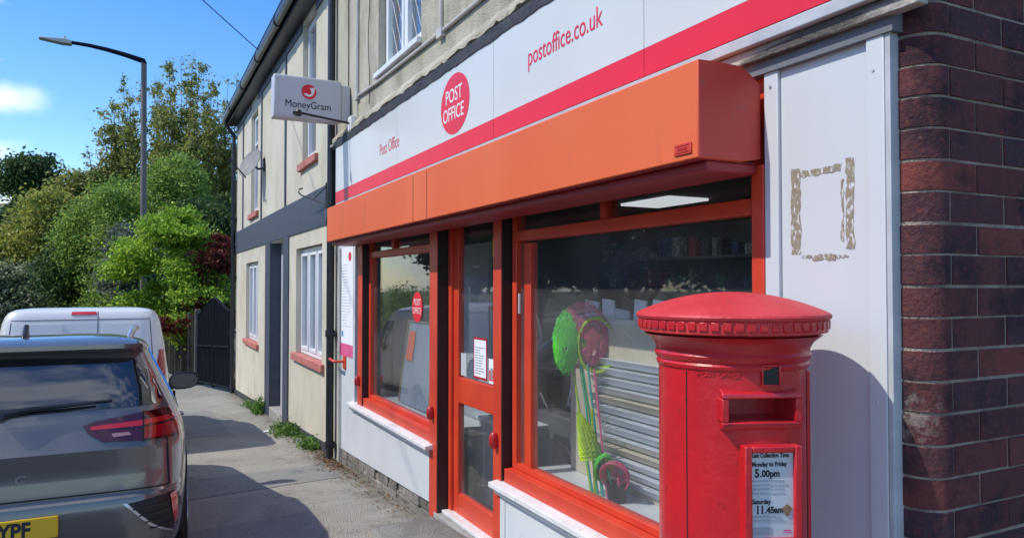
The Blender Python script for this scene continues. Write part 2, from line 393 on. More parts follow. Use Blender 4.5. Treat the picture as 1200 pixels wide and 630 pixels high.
# ------------------------------------------------------------------ ground
YS = [-60, -25, -10, 0, 5, 10, 15, 20, 22, 25, 28, 31, 34, 37, 40, 42, 45, 50, 55, 60, 68, 75, 95, 150]
def strip(name, m, xa, xb, dz, th=.0):
    mb = MB(); n = len(YS)
    for y in YS:
        for x in (xa, xb): mb.v.append((x + bend(y), y, g(y) + dz))
    for i in range(n - 1): mb.f.append((2 * i, 2 * i + 1, 2 * i + 3, 2 * i + 2))
    if th:
        for y in YS:
            for x in (xa, xb): mb.v.append((x + bend(y), y, g(y) + dz - th))
        for i in range(n - 1):
            a = 2 * i; o = 2 * n
            mb.f.append((a, a + 2, o + a + 2, o + a)); mb.f.append((a + 1, o + a + 1, o + a + 3, a + 3)); mb.f.append((o + a, o + a + 2, o + a + 3, o + a + 1))
        mb.f.append((0, 2 * n, 2 * n + 1, 1)); mb.f.append((2 * n - 2, 2 * n - 1, 4 * n - 1, 4 * n - 2))
    return struct(mb.build(name, m))
mb = MB(); gy = [-300, -60, -25, 0, 20, 42, 60, 400]
for y in gy:
    for x in (-300, 300): mb.v.append((x, y, g(y) - .2))
for i in range(len(gy) - 1): mb.f.append((2 * i, 2 * i + 1, 2 * i + 3, 2 * i + 2))
struct(mb.build('ground', 'earth'))
strip('road', 'asphalt', -6.6, .06, -.12)
strip('pavement', 'pavement', .20, 2.25, 0, .3)
strip('kerb', 'kerb', .06, .197, .004, .3)
strip('far_kerb', 'kerb', -6.74, -6.603, .004, .3)
strip('far_pavement', 'pavement', -8.6, -6.743, 0, .3)
# repaired patches in the pavement
def patchquad(name, pts):
    mb = MB(); mb.add([(x, y, g(y) + .004) for x, y in pts], [tuple(range(len(pts)))]); return struct(mb.build(name, 'patch'))
patchquad('pavement_patch', [(.24, 3.0), (1.25, 3.0), (1.22, 6.05), (.24, 5.9)])
patchquad('pavement_patch', [(.24, 7.0), (1.80, 7.25), (1.78, 8.05), (.24, 7.9)])
patchquad('pavement_patch', [(.24, 11.0), (1.2, 11.0), (1.22, 14.5), (.24, 14.5)])

# ------------------------------------------------------------------ terraced house
H = thing('terraced_house', 'cream rendered terraced house with navy painted band and timbers, beyond the shop', 'house', (2, 13, g(13)))
Hc = Matrix.Translation((-2, -13, -g(13)))
def hp(o):       # keep world coordinates under an Empty
    o.matrix_parent_inverse = Hc; return o
X0 = 2.0
holes = [(9.02, 10.66, .60, 2.06), (14.32, 15.98, .46, 2.0), (11.6, 12.84, -.75, 2.25), (9.42, 10.26, 3.19, 5.10), (14.45, 15.35, 2.93, 4.88)]
hp(link('wall', walled(X0, 8.38, 17.72, -1.3, 5.34, holes), 'render_cream', H))
mb = MB(); mb.box(X0 + .01, X0 + 7, 8.40, 8.46, -1.2, 5.3); mb.box(X0 + 7, X0 + 7.2, 8.4, 17.7, -1.2, 5.3); mb.box(X0 + .301, X0 + 7, 17.5, 17.71, -1.3, 5.3)
hp(mb.build('side_wall', 'render_cream', H))
hp(MB().prism([(8.38, g(8.38) - .3), (17.74, g(17.74) - .3), (17.74, g(17.74) + .12), (8.38, g(8.38) + .11)], 'x', X0 - .014, X0 - .002).build('plinth', 'tar', H))
hp(MB().box(X0 - .018, X0 - .003, 8.40, 17.72, 2.27, 2.735).build('painted_band', 'navy_paint', H))
for (a, b, c, d) in [(12.84, 13.36, -.75, 2.268), (11.18, 11.6, -.68, 2.268)]:
    hp(MB().box(X0 - .02, X0 - .004, a, b, c, d).build('door_surround', 'navy_paint', H, bevel=.004))
for y in (16.55, 13.95, 11.52):
    hp(MB().box(X0 - .018, X0 - .003, y - .055, y + .055, 2.737, 5.02).build('timber', 'navy_paint', H, bevel=.003))
hp(MB().box(X0 - .019, X0 - .003, 10.30, 14.42, 5.022, 5.2).build('timber', 'navy_paint', H))
hp(MB().box(X0 - .019, X0 - .003, 8.42, 9.40, 5.022, 5.2).build('timber', 'navy_paint', H))
hp(MB().box(X0 - .019, X0 - .003, 15.38, 17.7, 5.022, 5.2).build('timber', 'navy_paint', H))
# dark liner of the recess, step and pale door
mb = MB(); mb.box(X0 - .003, X0 + .16, 12.835, 12.842, -.75, 2.25); mb.box(X0 - .003, X0 + .16, 11.598, 11.605, -.75, 2.25)
hp(mb.build('door_reveal', 'navy_paint', H))
hp(MB().box(X0 - .02, X0 + .3, 11.55, 12.9, g(12.3) - .3, g(12) + .12).build('doorstep', 'slab', H, bevel=.01))
dr = hp(MB().box(X0 + .16, X0 + .21, 11.62, 12.82, g(12) + .121, 2.25).build('door', 'cabinet', H, bevel=.004))
mb = MB()
for (a, b) in ((-.3, .45), (.6, 1.9)):
    for (c, d) in ((11.76, 12.16), (12.28, 12.68)): mb.box(X0 + .15, X0 + .162, c, d, a, b)
p = hp(mb.build('door_panel', 'cabinet', dr, bevel=.005))
k = MB().tube([(X0 + .15, 11.72, .78), (X0 + .09, 11.72, .78)], .018, 10); k.tube([(X0 + .10, 11.72, .78), (X0 + .06, 11.72, .78)], .032, 14); p = k.build('handle', 'silver', dr, smooth=True); hp(p)
hp(dr)
for ch in dr.children: ch.matrix_parent_inverse = Matrix()
# dr carries world coords through its own inverse; children share dr's local space
dr.matrix_parent_inverse = Hc
# roof, gutter
mb = MB(); mb.hexa([(1.78, 8.38, 5.36), (5.6, 8.38, 8.4), (5.6, 17.9, 8.4), (1.78, 17.9, 5.36), (1.72, 8.38, 5.44), (5.6, 8.38, 8.52), (5.6, 17.9, 8.52), (1.72, 17.9, 5.44)])
mb.hexa([(5.603, 8.38, 8.4), (9.4, 8.38, 5.36), (9.4, 17.9, 5.36), (5.603, 17.9, 8.4), (5.603, 8.38, 8.52), (9.46, 8.38, 5.44), (9.46, 17.9, 5.44), (5.603, 17.9, 8.52)])
hp(mb.build('roof', 'roof_tile', H))
hp(MB().box(1.80, 1.999, 8.38, 17.80, 5.16, 5.36).build('soffit', 'black_pipe', H, bevel=.01))
def gutter(y0, y1, par, inv):
    mb = MB(); pr = [(1.70, 5.36), (1.695, 5.27), (1.72, 5.225), (1.765, 5.225), (1.797, 5.27), (1.797, 5.36)]
    mb.prism(pr, 'y', y0, y1)
    y = y0 + .5
    while y < y1:
        mb.prism([(1.69, 5.37), (1.683, 5.26), (1.715, 5.21), (1.77, 5.21), (1.803, 5.25), (1.803, 5.37)], 'y', y, y + .09); y += 1.9
    o = mb.build('gutter', 'black_pipe', par); o.matrix_parent_inverse = inv; return o
gutter(8.39, 17.85, H, Hc)
def downpipe(y, par, inv, ztop=5.22, r=.042, x=1.925, foot=None):
    z0 = (g(y) if foot is None else foot) + .01; mb = MB()
    mb.tube([(1.75, y, ztop + .02), (1.76, y, ztop - .08), (x, y, ztop - .30), (x, y, ztop - .4), (x, y, z0 + .02)], r, 14)
    for z in (z0 + .12, z0 + 1.35, z0 + 2.6, z0 + 3.9):
        if z < ztop - .5: mb.tube([(x, y, z), (x, y, z + .07)], r + .012, 14); mb.box(x, 2.0, y - .07, y + .07, z + .02, z + .05)
    o = mb.build('drainpipe', 'black_pipe', par, smooth=True); o.matrix_parent_inverse = inv; return o
downpipe(17.66, H, Hc)
downpipe(8.27, H, Hc)

def window(par, inv, y0, y1, z0, z1, cols=1, x=2.0, rec=.07, sill=None, blind=False, transom=None, lattice=False, fm='upvc', name='window', fw=.055):
    mb = MB(); xa, xb = x + rec, x + rec + .065
    mb.box(xa, xb, y0, y0 + fw, z0, z1); mb.box(xa, xb, y1 - fw, y1, z0, z1)
    mb.box(xa + .001, xb, y0 + fw, y1 - fw, z0, z0 + fw); mb.box(xa + .001, xb, y0 + fw, y1 - fw, z1 - fw, z1)
    w = (y1 - y0 - 2 * fw) / cols
    for i in range(1, cols): yy = y0 + fw + w * i; mb.box(xa + .002, xb, yy - .035, yy + .035, z0 + fw, z1 - fw)
    # casement sashes
    for i in range(cols):
        a = y0 + fw + w * i + (.036 if i else .001); b = y0 + fw + w * (i + 1) - (.036 if i < cols - 1 else .001); s = .045
        c, d = z0 + fw + .001, z1 - fw - .001
        mb.box(xa - .012, xb - .01, a, a + s, c, d); mb.box(xa - .012, xb - .01, b - s, b, c, d)
        mb.box(xa - .011, xb - .01, a + s, b - s, c, c + s); mb.box(xa - .011, xb - .01, a + s, b - s, d - s, d)
        if transom: mb.box(xa - .009, xb - .01, a + s, b - s, transom - .02, transom + .02)
    f = mb.build(name, fm, par, bevel=.004); f.matrix_parent_inverse = inv
    p = MB().box(xa + .03, xa + .036, y0 + fw, y1 - fw, z0 + fw, z1 - fw).build('pane', 'house_glass', f)
    # net/dark room lining behind the pane
    if sill: MB().box(x - .05, x + rec - .001, y0 - .16, y1 + .14, z0 - .10, z0 - .002).build('sill', sill, f, bevel=.008)
    else: MB().box(x - .045, x + rec - .001, y0 - .03, y1 + .03, z0 - .05, z0 - .002).build('sill', 'upvc', f, bevel=.005)
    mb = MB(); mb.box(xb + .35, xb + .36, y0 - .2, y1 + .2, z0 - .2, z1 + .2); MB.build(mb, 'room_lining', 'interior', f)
    if blind:
        mb = MB(); z = z0 + .1
        while z < z1 - .08:
            mb.hexa([(xb + .02, y0 + .06, z), (xb + .055, y0 + .06, z + .03), (xb + .055, y1 - .06, z + .03), (xb + .02, y1 - .06, z),
                     (xb + .02, y0 + .06, z + .004), (xb + .055, y0 + .06, z + .034), (xb + .055, y1 - .06, z + .034), (xb + .02, y1 - .06, z + .004)]); z += .06
        mb.build('blind', 'upvc', f)
    if lattice:
        mb = MB(); n = 13; t = .004; hh = z1 - z0 - 2 * fw; ww = y1 - y0 - 2 * fw
        for s in (1, -1):
            for i in range(-n, 2 * n):
                off = i * .13
                pts = []
                # line y = y0+fw + off + s*t*..., clipped to the pane
                za, zb = z0 + fw, z1 - fw
                sl = .55
                ya = y0 + fw + off; yb = ya + s * hh * sl
                lo_, hi_ = y0 + fw, y1 - fw
                A = [ya, za]; B = [yb, zb]
                def cut(P, Q):
                    for lim, sg in ((lo_, 1), (hi_, -1)):
                        if (P[0] - lim) * sg < 0:
                            if (Q[0] - lim) * sg < 0: return None
                            f_ = (lim - P[0]) / (Q[0] - P[0]); P = [lim, P[1] + f_ * (Q[1] - P[1])]
                    return P
                P1 = cut(A, B); P2 = cut(B, A)
                if P1 and P2: mb.tube([(xa + .028, *P1), (xa + .028, *P2)], .0022, 4)
        mb.build('leading', 'trim_grey', f)
    return f
window(H, Hc, 9.03, 10.65, .61, 2.05, 3, sill='red_sill', blind=True)
window(H, Hc, 14.33, 15.97, .47, 1.99, 3, sill='red_sill', blind=True)
window(H, Hc, 9.43, 10.25, 3.20, 5.09, 1, sill='red_sill', transom=4.2)
window(H, Hc, 14.46, 15.34, 2.94, 4.87, 1, sill='red_sill', transom=4.3)

# ------------------------------------------------------------------ the shop
P = thing('post_office_shop', 'post office shop with white fascia, orange shutter box and red-orange shopfront frames', 'shop', (2, 4, g(4)))
Pc = Matrix.Translation((-2, -4, -g(4)))
def pp(o): o.matrix_parent_inverse = Pc; return o
# first floor wall
pp(link('wall', walled(1.985, 1.42, 8.37, 3.10, 5.34, [(5.50, 6.66, 3.50, 4.92), (2.2, 3.6, 3.5, 4.92)]), 'render_grey', P))
window(P, Pc, 5.51, 6.65, 3.51, 4.91, 2, x=1.985, lattice=True)
window(P, Pc, 2.21, 3.59, 3.51, 4.91, 2, x=1.985, lattice=True)
# bell-cast drip of render with a ragged lower edge, lead flashing below it, widened to paint the drip's shadow
mb = MB(); ny = 150
for i in range(ny + 1):
    y = 1.34 + (8.36 - 1.34) * i / ny; j = .008 * math.sin(i * .9) + .006 * math.sin(i * .37 + 1) + rnd.uniform(-.004, .004); 
    mb.v += [(1.985, y, 3.24), (1.93 + rnd.uniform(-.006, .006), y, 3.165 + j), (1.925 + rnd.uniform(-.006, .006), y, 3.135 + j + rnd.uniform(-.008, .008)), (1.985, y, 3.12 + j)]
for i in range(ny):
    for q in range(3): mb.f.append((4 * i + q, 4 * i + q + 1, 4 * i + 5 + q, 4 * i + 4 + q))
    mb.f.append((4 * i + 3, 4 * i, 4 * i + 4, 4 * i + 7))
pp(mb.build('render_drip', 'render_grey', P))
mb = MB(); ny = 120
for i in range(ny + 1):
    y = 1.30 + (8.20 - 1.30) * i / ny; zb = 3.045 + rnd.uniform(-.006, .004)
    mb.v += [(1.985, y, 3.135), (1.925, y, 3.12), (1.921, y, zb), (1.927, y, zb), (1.985, y, 3.06)]
for i in range(ny):
    for q in range(4): mb.f.append((5 * i + q, 5 * i + q + 1, 5 * i + 6 + q, 5 * i + 5 + q))
pp(mb.build('flashing_with_shadow', 'flashing', P))
pp(MB().box(1.90, 1.99, 8.08, 8.22, 3.07, 3.10).build('flashing_end', 'concrete', P, bevel=.005))
# structure behind the fascia
pp(MB().box(1.975, 2.3, 1.42, 8.37, 2.30, 3.10).build('lintel', 'interior', P))
# fascia boards in four sheets
cuts = [1.30, 2.55, 4.05, 5.93, 8.06]
fas = pp(MB().box(1.935, 1.974, 1.30, 8.06, 2.44, 3.05).build('fascia_board', 'fascia_white', P))
mb = MB()
for a, b in zip(cuts[:-1], cuts[1:]): mb.box(1.928, 1.9345, a + .002, b - .002, 2.562, 3.05)
mb.build('fascia_sheet', 'fascia_white', fas)
mb = MB()
for a, b in zip(cuts[:-1], cuts[1:]): mb.box(1.928, 1.9345, a + .002, b - .002, 2.442, 2.561)
mb.build('red_stripe', 'sign_red', fas)
# oval roundel
pts = [(4.665 + .252 * math.cos(2 * PI * i / 72), 2.79 + .206 * math.sin(2 * PI * i / 72)) for i in range(72)]
MB().prism(pts, 'x', 1.9255, 1.928).build('roundel', 'sign_red', fas)
text('lettering', 'POST', .135, 'letter_white', fas, (1.9253, 4.83, 2.81), xs=.93, ext=.0008, bold=.0005)
text('lettering', 'OFFICE', .135, 'letter_white', fas, (1.9253, 4.875, 2.685), xs=.86, ext=.0008, bold=.0005)
text('lettering', 'Post Office', .155, 'letter_red', fas, (1.9268, 6.42, 2.70), xs=.80, ext=.0008, bold=-.0015)
text('lettering', 'postoffice.co.uk', .145, 'letter_red', fas, (1.9268, 3.605, 2.765), xs=.80, ext=.0008, bold=.0003)
pp(MB().box(1.925, 1.985, 1.30, 8.05, 2.395, 2.438).build('fascia_trim', 'trim_grey', P, bevel=.004))
pp(MB().box(1.950, 1.995, 1.32, 2.2, 2.345, 2.393).build('wood_strip', 'old_wood', P, bevel=.004))
pp(MB().box(1.985, 2.0, 1.47, 1.94, 2.33, 2.344).build('red_fillet', 'frame_orange', P))
# shutter box
SB = []
for a, b in ((1.95, 4.595), (4.60, 4.865), (4.87, 7.455)):
    SB.append((a, b))
mb = MB()
for a, b in SB:
    mb.prism([(1.70, 1.985), (1.70, 2.322), (1.80, 2.325), (1.90, 2.322), (1.985, 2.27), (1.985, 2.0), (1.90, 1.985)], 'y', a, b)
box = pp(mb.build('shutter_box', 'box_orange', P, bevel=.004))
for yj in (4.5955, 4.8655): MB().box(1.7, 1.985, yj, yj + .004, 1.99, 2.31).build('box_joint', 'seam', box)
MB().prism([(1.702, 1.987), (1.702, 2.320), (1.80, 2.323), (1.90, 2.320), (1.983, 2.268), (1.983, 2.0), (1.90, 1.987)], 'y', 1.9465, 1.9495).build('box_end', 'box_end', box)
MB().box(1.71, 1.98, 1.96, 7.45, 1.9815, 1.9845).build('box_underside', 'shaded_red', box)  # thin sheet that paints the shade below the box
mb = MB(); mb.box(1.694, 1.699, 1.98, 2.07, 2.005, 2.045); m1 = mb.build('maker_plate', 'frame_orange', box, bevel=.002)
mb = MB(); mb.box(1.6925, 1.6938, 1.99, 2.06, 2.012, 2.015); mb.box(1.6925, 1.6938, 1.99, 2.06, 2.035, 2.038); mb.box(1.6925, 1.6938, 2.0, 2.05, 2.021, 2.029); mb.build('plate_mark', 'lock_red', box)
# bottom rail of the shutter, the shade under the box put into its red
pp(MB().box(1.745, 1.975, 1.96, 7.44, 1.945, 1.981).build('shutter_rail', 'shaded_red', P, bevel=.006))

# side panel right of the window
sp = pp(MB().box(2.0, 2.03, 1.445, 1.865, -.1, 2.33).build('side_panel', 'panel_white', P))
MB().box(1.985, 2.02, 1.868, 1.93, -.1, 2.335).build('panel_batten', 'panel_white', sp, bevel=.003)
MB().box(1.982, 2.03, 1.455, 1.515, -.1, 2.34).build('panel_batten', 'panel_white', sp, bevel=.003)
MB().box(1.984, 2.09, 1.436, 1.453, -.1, 2.345).build('panel_edge', 'trim_grey', sp, bevel=.002)
def ragged(y0, y1, z0, z1, seed):
    q = random.Random(seed); pts = []; n = 14; j = .004
    for i in range(n): pts.append((y0 + (y1 - y0) * i / n, z0 + q.uniform(-j, j)))
    for i in range(n): pts.append((y1 + q.uniform(-j, j), z0 + (z1 - z0) * i / n))
    for i in range(n): pts.append((y1 - (y1 - y0) * i / n, z1 + q.uniform(-j, j)))
    for i in range(n): pts.append((y0 + q.uniform(-j, j), z1 - (z1 - z0) * i / n))
    return pts
for i, (a, b, c, d) in enumerate([(1.784, 1.823, 1.655, 1.945), (1.622, 1.778, 1.914, 1.936), (1.612, 1.622, 1.69, 1.885), (1.574, 1.604, 1.665, 1.95), (1.645, 1.735, 1.632, 1.650), (1.60, 1.64, 1.636, 1.644), (1.74, 1.778, 1.640, 1.649)]):
    MB().prism(ragged(a, b, c, d, i), 'x', 1.9985, 1.9998).build('tape_residue', 'tape', sp)
for y, z in ((1.49, 2.2), (1.49, 1.2), (1.49, .75), (1.90, 2.25), (1.90, 1.0)): MB().tube([(1.984, y, z), (1.979, y, z)], .005, 10).build('screw', 'trim_grey', sp)

# ---- brick gable wall
COURSE = .0925; ZB = -.303
YS_ = 1.345
def brickwall():
    mb = MB(); rr = .085; gap = .0085
    q = random.Random(3)
    nrow = int((5.2 - ZB) / COURSE)
    for r_ in range(nrow):
        z0 = ZB + r_ * COURSE + gap / 2 + q.uniform(-.0012, .0012); z1 = z0 + COURSE - gap + q.uniform(-.0015, .001)
        odd = r_ % 2
        xe = 2.245 if odd else 2.12     # end of the corner brick
        jx = q.uniform(-.002, .002); jy = q.uniform(-.002, .002)
        # bullnose plan outline
        pts = [(2.17 if not odd else 2.10, 1.50), (2.022 + jx, 1.50), (2.022 + jx, YS_ + rr)]
        for i in range(1, 9):
            a = PI + (PI / 2) * i / 8; pts.append((2.022 + jx + rr + rr * math.cos(a), YS_ + jy + rr + rr * math.sin(a)))
        pts.append((xe, YS_ + jy)); pts.append((xe, 1.45)); 
        mb.prism(pts, 'z', z0, z1)
        x = xe + gap; k = 0
        while x < 5.5:
            w = .26; a = q.uniform(-.003, .003); w = .26 + q.uniform(-.004, .002)
            mb.box(x, x + w, YS_ + a, 1.45, z0 + q.uniform(-.001, .001), z1 + q.uniform(-.001, .001)); x += w + gap
    return mb
br = pp(brickwall().build('brick_wall', 'brick', P, bevel=.0015, seg=1))
mb = MB(); pts = [(2.0255, 1.50), (2.0255, YS_ + .09)]
for i in range(1, 9):
    a = PI + (PI / 2) * i / 8; pts.append((2.0255 + .082 + .082 * math.cos(a), YS_ + .004 + .082 + .082 * math.sin(a)))
pts += [(5.5, YS_ + .004), (5.5, 1.62), (2.3, 1.62), (2.3, 1.50)]
mb.prism(pts, 'z', -.4, 5.3); mb.build('mortar_bed', 'mortar', br)

# ---- shopfront frames
def post(y0, y1, z0, x0=1.985, x1=2.10, m='frame_orange', name='frame_post'):
    return pp(MB().box(x0, x1, y0, y1, z0, 1.98).build(name, m, P, bevel=.004))
post(1.935, 1.995, .37)
post(4.065, 4.175, g(4.1) - .02)
post(5.145, 5.30, g(5.2) - .02)
post(7.19, 7.345, .30)
# dark shutter guide slots beside the posts
for y0, y1, z in ((4.052, 4.063, .37), (5.132, 5.143, g(5.2)), (7.177, 7.188, .37)):
    pp(MB().box(1.99, 2.09, y0, y1, z, 1.98).build('shutter_guide', 'black', P))
for y, z in ((7.27, .60), (5.22, .60), (4.12, .60)):
    mb = MB(); mb.lathe([(.022, 0), (.026, .01), (.026, .03), (.018, .045), (.004, .05)], 16)
    mb.v = [(1.984 - v[2], y + v[0] * 1.0, z + v[1] * 2.0) for v in mb.v]
    pp(mb.build('shutter_lock', 'lock_red', P, smooth=True))
def shopwin(y0, y1, z0, mull, name):
    x = 2.05
    f = MB(); w = .055
    f.box(x, x + .07, y0, y0 + w, z0, 2.12); f.box(x, x + .07, y1 - w, y1, z0, 2.12)
    f.box(x - .055, x + .069, y0 - .01 + .011, y1 - .001, z0 - .085, z0 - .001)
    f.box(x + .001, x + .069, y0 + w, y1 - w, z0, z0 + .035)
    f.box(x - .01, x + .069, y0 + w, y1 - w, 1.815, 1.875)
    f.box(x + .001, x + .068, mull - .03, mull + .03, 1.876, 2.12); f.box(x + .001, x + .069, y0 + w, mull - .031, 2.08, 2.12); f.box(x + .001, x + .069, mull + .031, y1 - w, 2.08, 2.12)
    o = pp(f.build(name, 'frame_orange', P, bevel=.004))
    MB().box(x + .03, x + .036, y0 + w - .005, y1 - w + .005, z0 + .02, 1.83).build('pane', 'shop_glass', o)
    MB().box(x + .03, x + .036, y0 + w - .005, y1 - w + .005, 1.86, 2.10).build('pane', 'shop_glass', o)
    return o
shopwin(2.0, 4.04, .445, 3.05, 'shop_window')
shopwin(5.31, 7.17, .445, 6.42, 'shop_window')
# inner reveal slab left of window: vertical red casement stile
pp(MB().box(2.06, 2.11, 3.82, 3.90, .46, 1.80).build('casement_stile', 'frame_orange', P, bevel=.004))
pp(MB().box(2.04, 2.052, 3.925, 3.94, 1.38, 1.50).build('hinge', 'trim_grey', P, bevel=.002))
# head and hidden area above frames
pp(MB().box(2.02, 2.12, 1.94, 7.34, 2.122, 2.30).build('frame_head', 'frame_orange', P))
# stall risers, sills, plinth
def riser(y0, y1, z1, za, zb, nm='stall_riser', x=1.985):
    return pp(MB().prism([(y0, za), (y1, zb), (y1, z1), (y0, z1)], 'x', x, 2.06).build(nm, 'riser_white', P, bevel=.004))
riser(5.305, 7.47, .318, -.085, -.187)
riser(1.94, 4.06, .318, g(3) + .08, g(4) + .05)
riser(7.478, 8.16, 1.98, -.19, -.22, 'end_panel', 1.99)
for y0, y1 in ((5.225, 7.56), (1.93, 4.12)):
    pp(MB().prism([(1.925, .322), (1.925, .352), (2.0, .362), (2.06, .362), (2.06, .322)], 'y', y0, y1).build('window_sill', 'sill_white', P, bevel=.004))
    pp(MB().box(1.95, 1.99, y0 + .06, y1 - .03, .290, .321).build('sill_moulding', 'sill_white', P, bevel=.004))
# batten between risers near the door
pp(MB().box(1.978, 2.05, 4.0, 4.062, g(4) + .02, .318).build('riser_batten', 'riser_white', P, bevel=.003))
# rough stone plinth
mb = MB(); q = random.Random(5); y = 5.31
while y < 8.2:
    w = q.uniform(.12, .32); zt = -.083 - .046 * (y - 5.3) - .004; zb = g(y) - .05
    hgt = (zt - zb); n = 2
    for r_ in range(n):
        a = zb + hgt * r_ / n; b = zb + hgt * (r_ + 1) / n - .008; s = q.uniform(-.010, .006)
        y_ = y + (q.uniform(-.04, .04) if r_ else 0)
        mb.box(2.0 + s, 2.09, y_, y_ + w - .012, a, b)
    y += w
st = pp(mb.build('stone_plinth', 'stone', P, bevel=.008))
MB().box(2.006, 2.2, 5.3, 8.2, -.8, -.20).build('plinth_mortar', 'mortar', st)
pp(MB().box(2.0, 2.2, 1.5, 4.05, -.4, .03).build('plinth_base', 'slab', P))
# end pier next to the drainpipe
pp(MB().box(1.99, 2.25, 8.165, 8.375, -.9, 3.1).build('end_pier', 'render_grey', P))
# poster and handle on the end panel
# ---- shop door
dy0, dy1 = 4.30, 5.07
d = MB(); x = 2.09; zb = -.12
d.box(x, x + .05, dy0, dy0 + .065, zb, 2.1); d.box(x, x + .05, dy1 - .085, dy1, zb, 2.1)
d.box(x + .001, x + .049, dy0 + .065, dy1 - .085, zb, .045); d.box(x + .001, x + .049, dy0 + .065, dy1 - .085, .70, .885); d.box(x + .001, x + .049, dy0 + .065, dy1 - .085, 1.98, 2.1)
door = pp(d.build('shop_door', 'frame_orange', P, bevel=.005))
MB().box(x + .022, x + .028, dy0 + .06, dy1 - .08, .04, .705).build('pane', 'shop_glass', door)
MB().box(x + .022, x + .028, dy0 + .06, dy1 - .08, .88, 1.985).build('pane', 'shop_glass', door)
mb = MB(); mb.box(2.07, 2.15, dy1 + .004, 5.131, zb, 2.12); mb.box(2.07, 2.15, 4.178, dy0 - .004, zb, 2.12)
pp(mb.build('door_frame', 'frame_orange', P, bevel=.004))
pp(MB().box(1.98, 2.35, 4.10, 5.2, g(4.6) - .05, -.125).build('door_threshold', 'slab', P, bevel=.01))
pp(MB().box(2.02, 2.12, 4.18, 5.13, -.124, -.100).build('door_sill_bar', 'sill_white', P, bevel=.004))
struct(MB().hexa([(1.45, 4.3, g(4.3) - .02), (1.98, 4.15, g(4.15) - .02), (1.98, 5.25, g(5.25) - .02), (1.50, 5.35, g(5.35) - .02), (1.50, 4.35, g(4.35) + .012), (1.98, 4.15, g(4.15) + .06), (1.98, 5.25, g(5.25) + .045), (1.55, 5.3, g(5.3) + .012)]).build('pavement_ramp', 'patch'))
# ---- interior shell
mb = MB(); mb.box(2.16, 8.0, 1.63, 8.3, -.30, -.126); pp(mb.build('shop_floor', 'floor_int', P))
mb = MB(); mb.box(2.31, 8.0, 1.63, 8.3, 2.42, 2.5); pp(mb.build('shop_ceiling', 'ceiling', P))
mb = MB(); mb.box(8.0, 8.1, 1.4, 8.37, -.3, 5.3); mb.box(2.31, 8.0, 8.301, 8.37, -.3, 5.3); mb.box(2.31, 8.0, 1.621, 1.629, -.3, 2.5); pp(mb.build('inner_wall', 'interior', P))
mb = MB(); mb.hexa([(1.78, 1.3, 5.36), (5.6, 1.3, 8.4), (5.6, 8.375, 8.4), (1.78, 8.375, 5.36), (1.72, 1.3, 5.44), (5.6, 1.3, 8.52), (5.6, 8.375, 8.52), (1.72, 8.375, 5.44)])
pp(mb.build('roof', 'roof_tile', P))
gutter(1.3, 8.37, P, Pc)
pp(MB().box(1.80, 1.984, 1.3, 8.37, 5.16, 5.36).build('soffit', 'black_pipe', P))
# conduit and cables on the render
mb = MB(); xx = 1.968
mb.tube([(xx, 7.34, 5.1), (xx, 7.34, 3.45)], .02, 8); mb.box(1.95, 1.985, 7.29, 7.39, 3.42, 3.50)
mb.tube([(xx, 7.34, 3.455), (xx, 6.6, 3.425), (xx, 5.0, 3.40), (xx, 3.4, 3.40), (xx, 2.0, 3.41)], .014, 8)
mb.tube([(xx, 7.34, 3.43), (xx, 7.34, 3.14)], .008, 6); mb.box(1.95, 1.985, 4.98, 5.08, 3.36, 3.43); mb.tube([(xx, 5.03, 3.4), (xx, 5.03, 5.1)], .012, 8)
pp(mb.build('cable_conduit', 'cable', P, smooth=True))
mb = MB(); pts = [(1.972, 6.93 + .03 * math.sin(i * 1.1), 5.1 - i * .165) for i in range(12)]; mb.tube(pts, .004, 5)
pts = [(1.972, 7.72, 5.1), (1.972, 7.70, 4.0), (1.972, 7.71, 3.3)]; mb.tube(pts, .006, 5); pp(mb.build('cable', 'wire', P))
mb = MB(); mb.tube([(1.97, 8.03, 1.95), (1.97, 8.03, g(8))], .014, 8); pp(mb.build('conduit', 'cable', P, smooth=True))

# ------------------------------------------------------------------ stuff hung on the front
def lines(mb, x, ya, yb, z0, z1, n, q, h=.006, f='x'):
    for i in range(n):
        z = z0 + (z1 - z0) * (i + .5) / n; w = (yb - ya) * q.uniform(.5, 1)
        if f == 'x': mb.box(x - .0006, x, yb - w, yb, z - h / 2, z + h / 2)
        else: mb.box(ya, ya + w, x - .0006, x, z - h / 2, z + h / 2)
po = thing('poster', 'tall white poster with pink foot on the end panel left of the shop window', 'poster', (1.989, 7.78, 1.35))
def loc(o, parent, base): o.matrix_parent_inverse = Matrix.Translation(Vector(base) * -1); return o
pb = (1.989, 7.78, 1.35)
loc(MB().box(1.986, 1.9895, 7.53, 8.06, .80, 1.95).build('sheet', 'paper', po), po, pb)
loc(MB().box(1.9845, 1.9855, 7.53, 8.06, .80, .93).build('pink_strip', 'pink', po), po, pb)
loc(MB().prism([(7.66 + .06 * math.cos(i * PI / 12), 1.85 + .05 * math.sin(i * PI / 12)) for i in range(24)], 'x', 1.9845, 1.9855).build('logo', 'sign_red', po), po, pb)
mb = MB(); lines(mb, 1.9855, 7.62, 8.02, 1.1, 1.78, 22, rnd, .006); loc(mb.build('small_print', 'ink_pale', po), po, pb)
loc(MB().box(1.9848, 1.9855, 7.93, 7.99, 1.0, 1.06).build('badge', 'blue', po), po, pb)
hd = thing('lever_handle', 'orange painted lever handle on the white end panel beside the drainpipe', 'handle', (1.99, 7.85, .74))
mb = MB(); mb.box(1.978, 1.989, 7.80, 7.92, .66, .80)
loc(mb.build('back_plate', 'frame_orange', hd, bevel=.004), hd, (1.99, 7.85, .74))
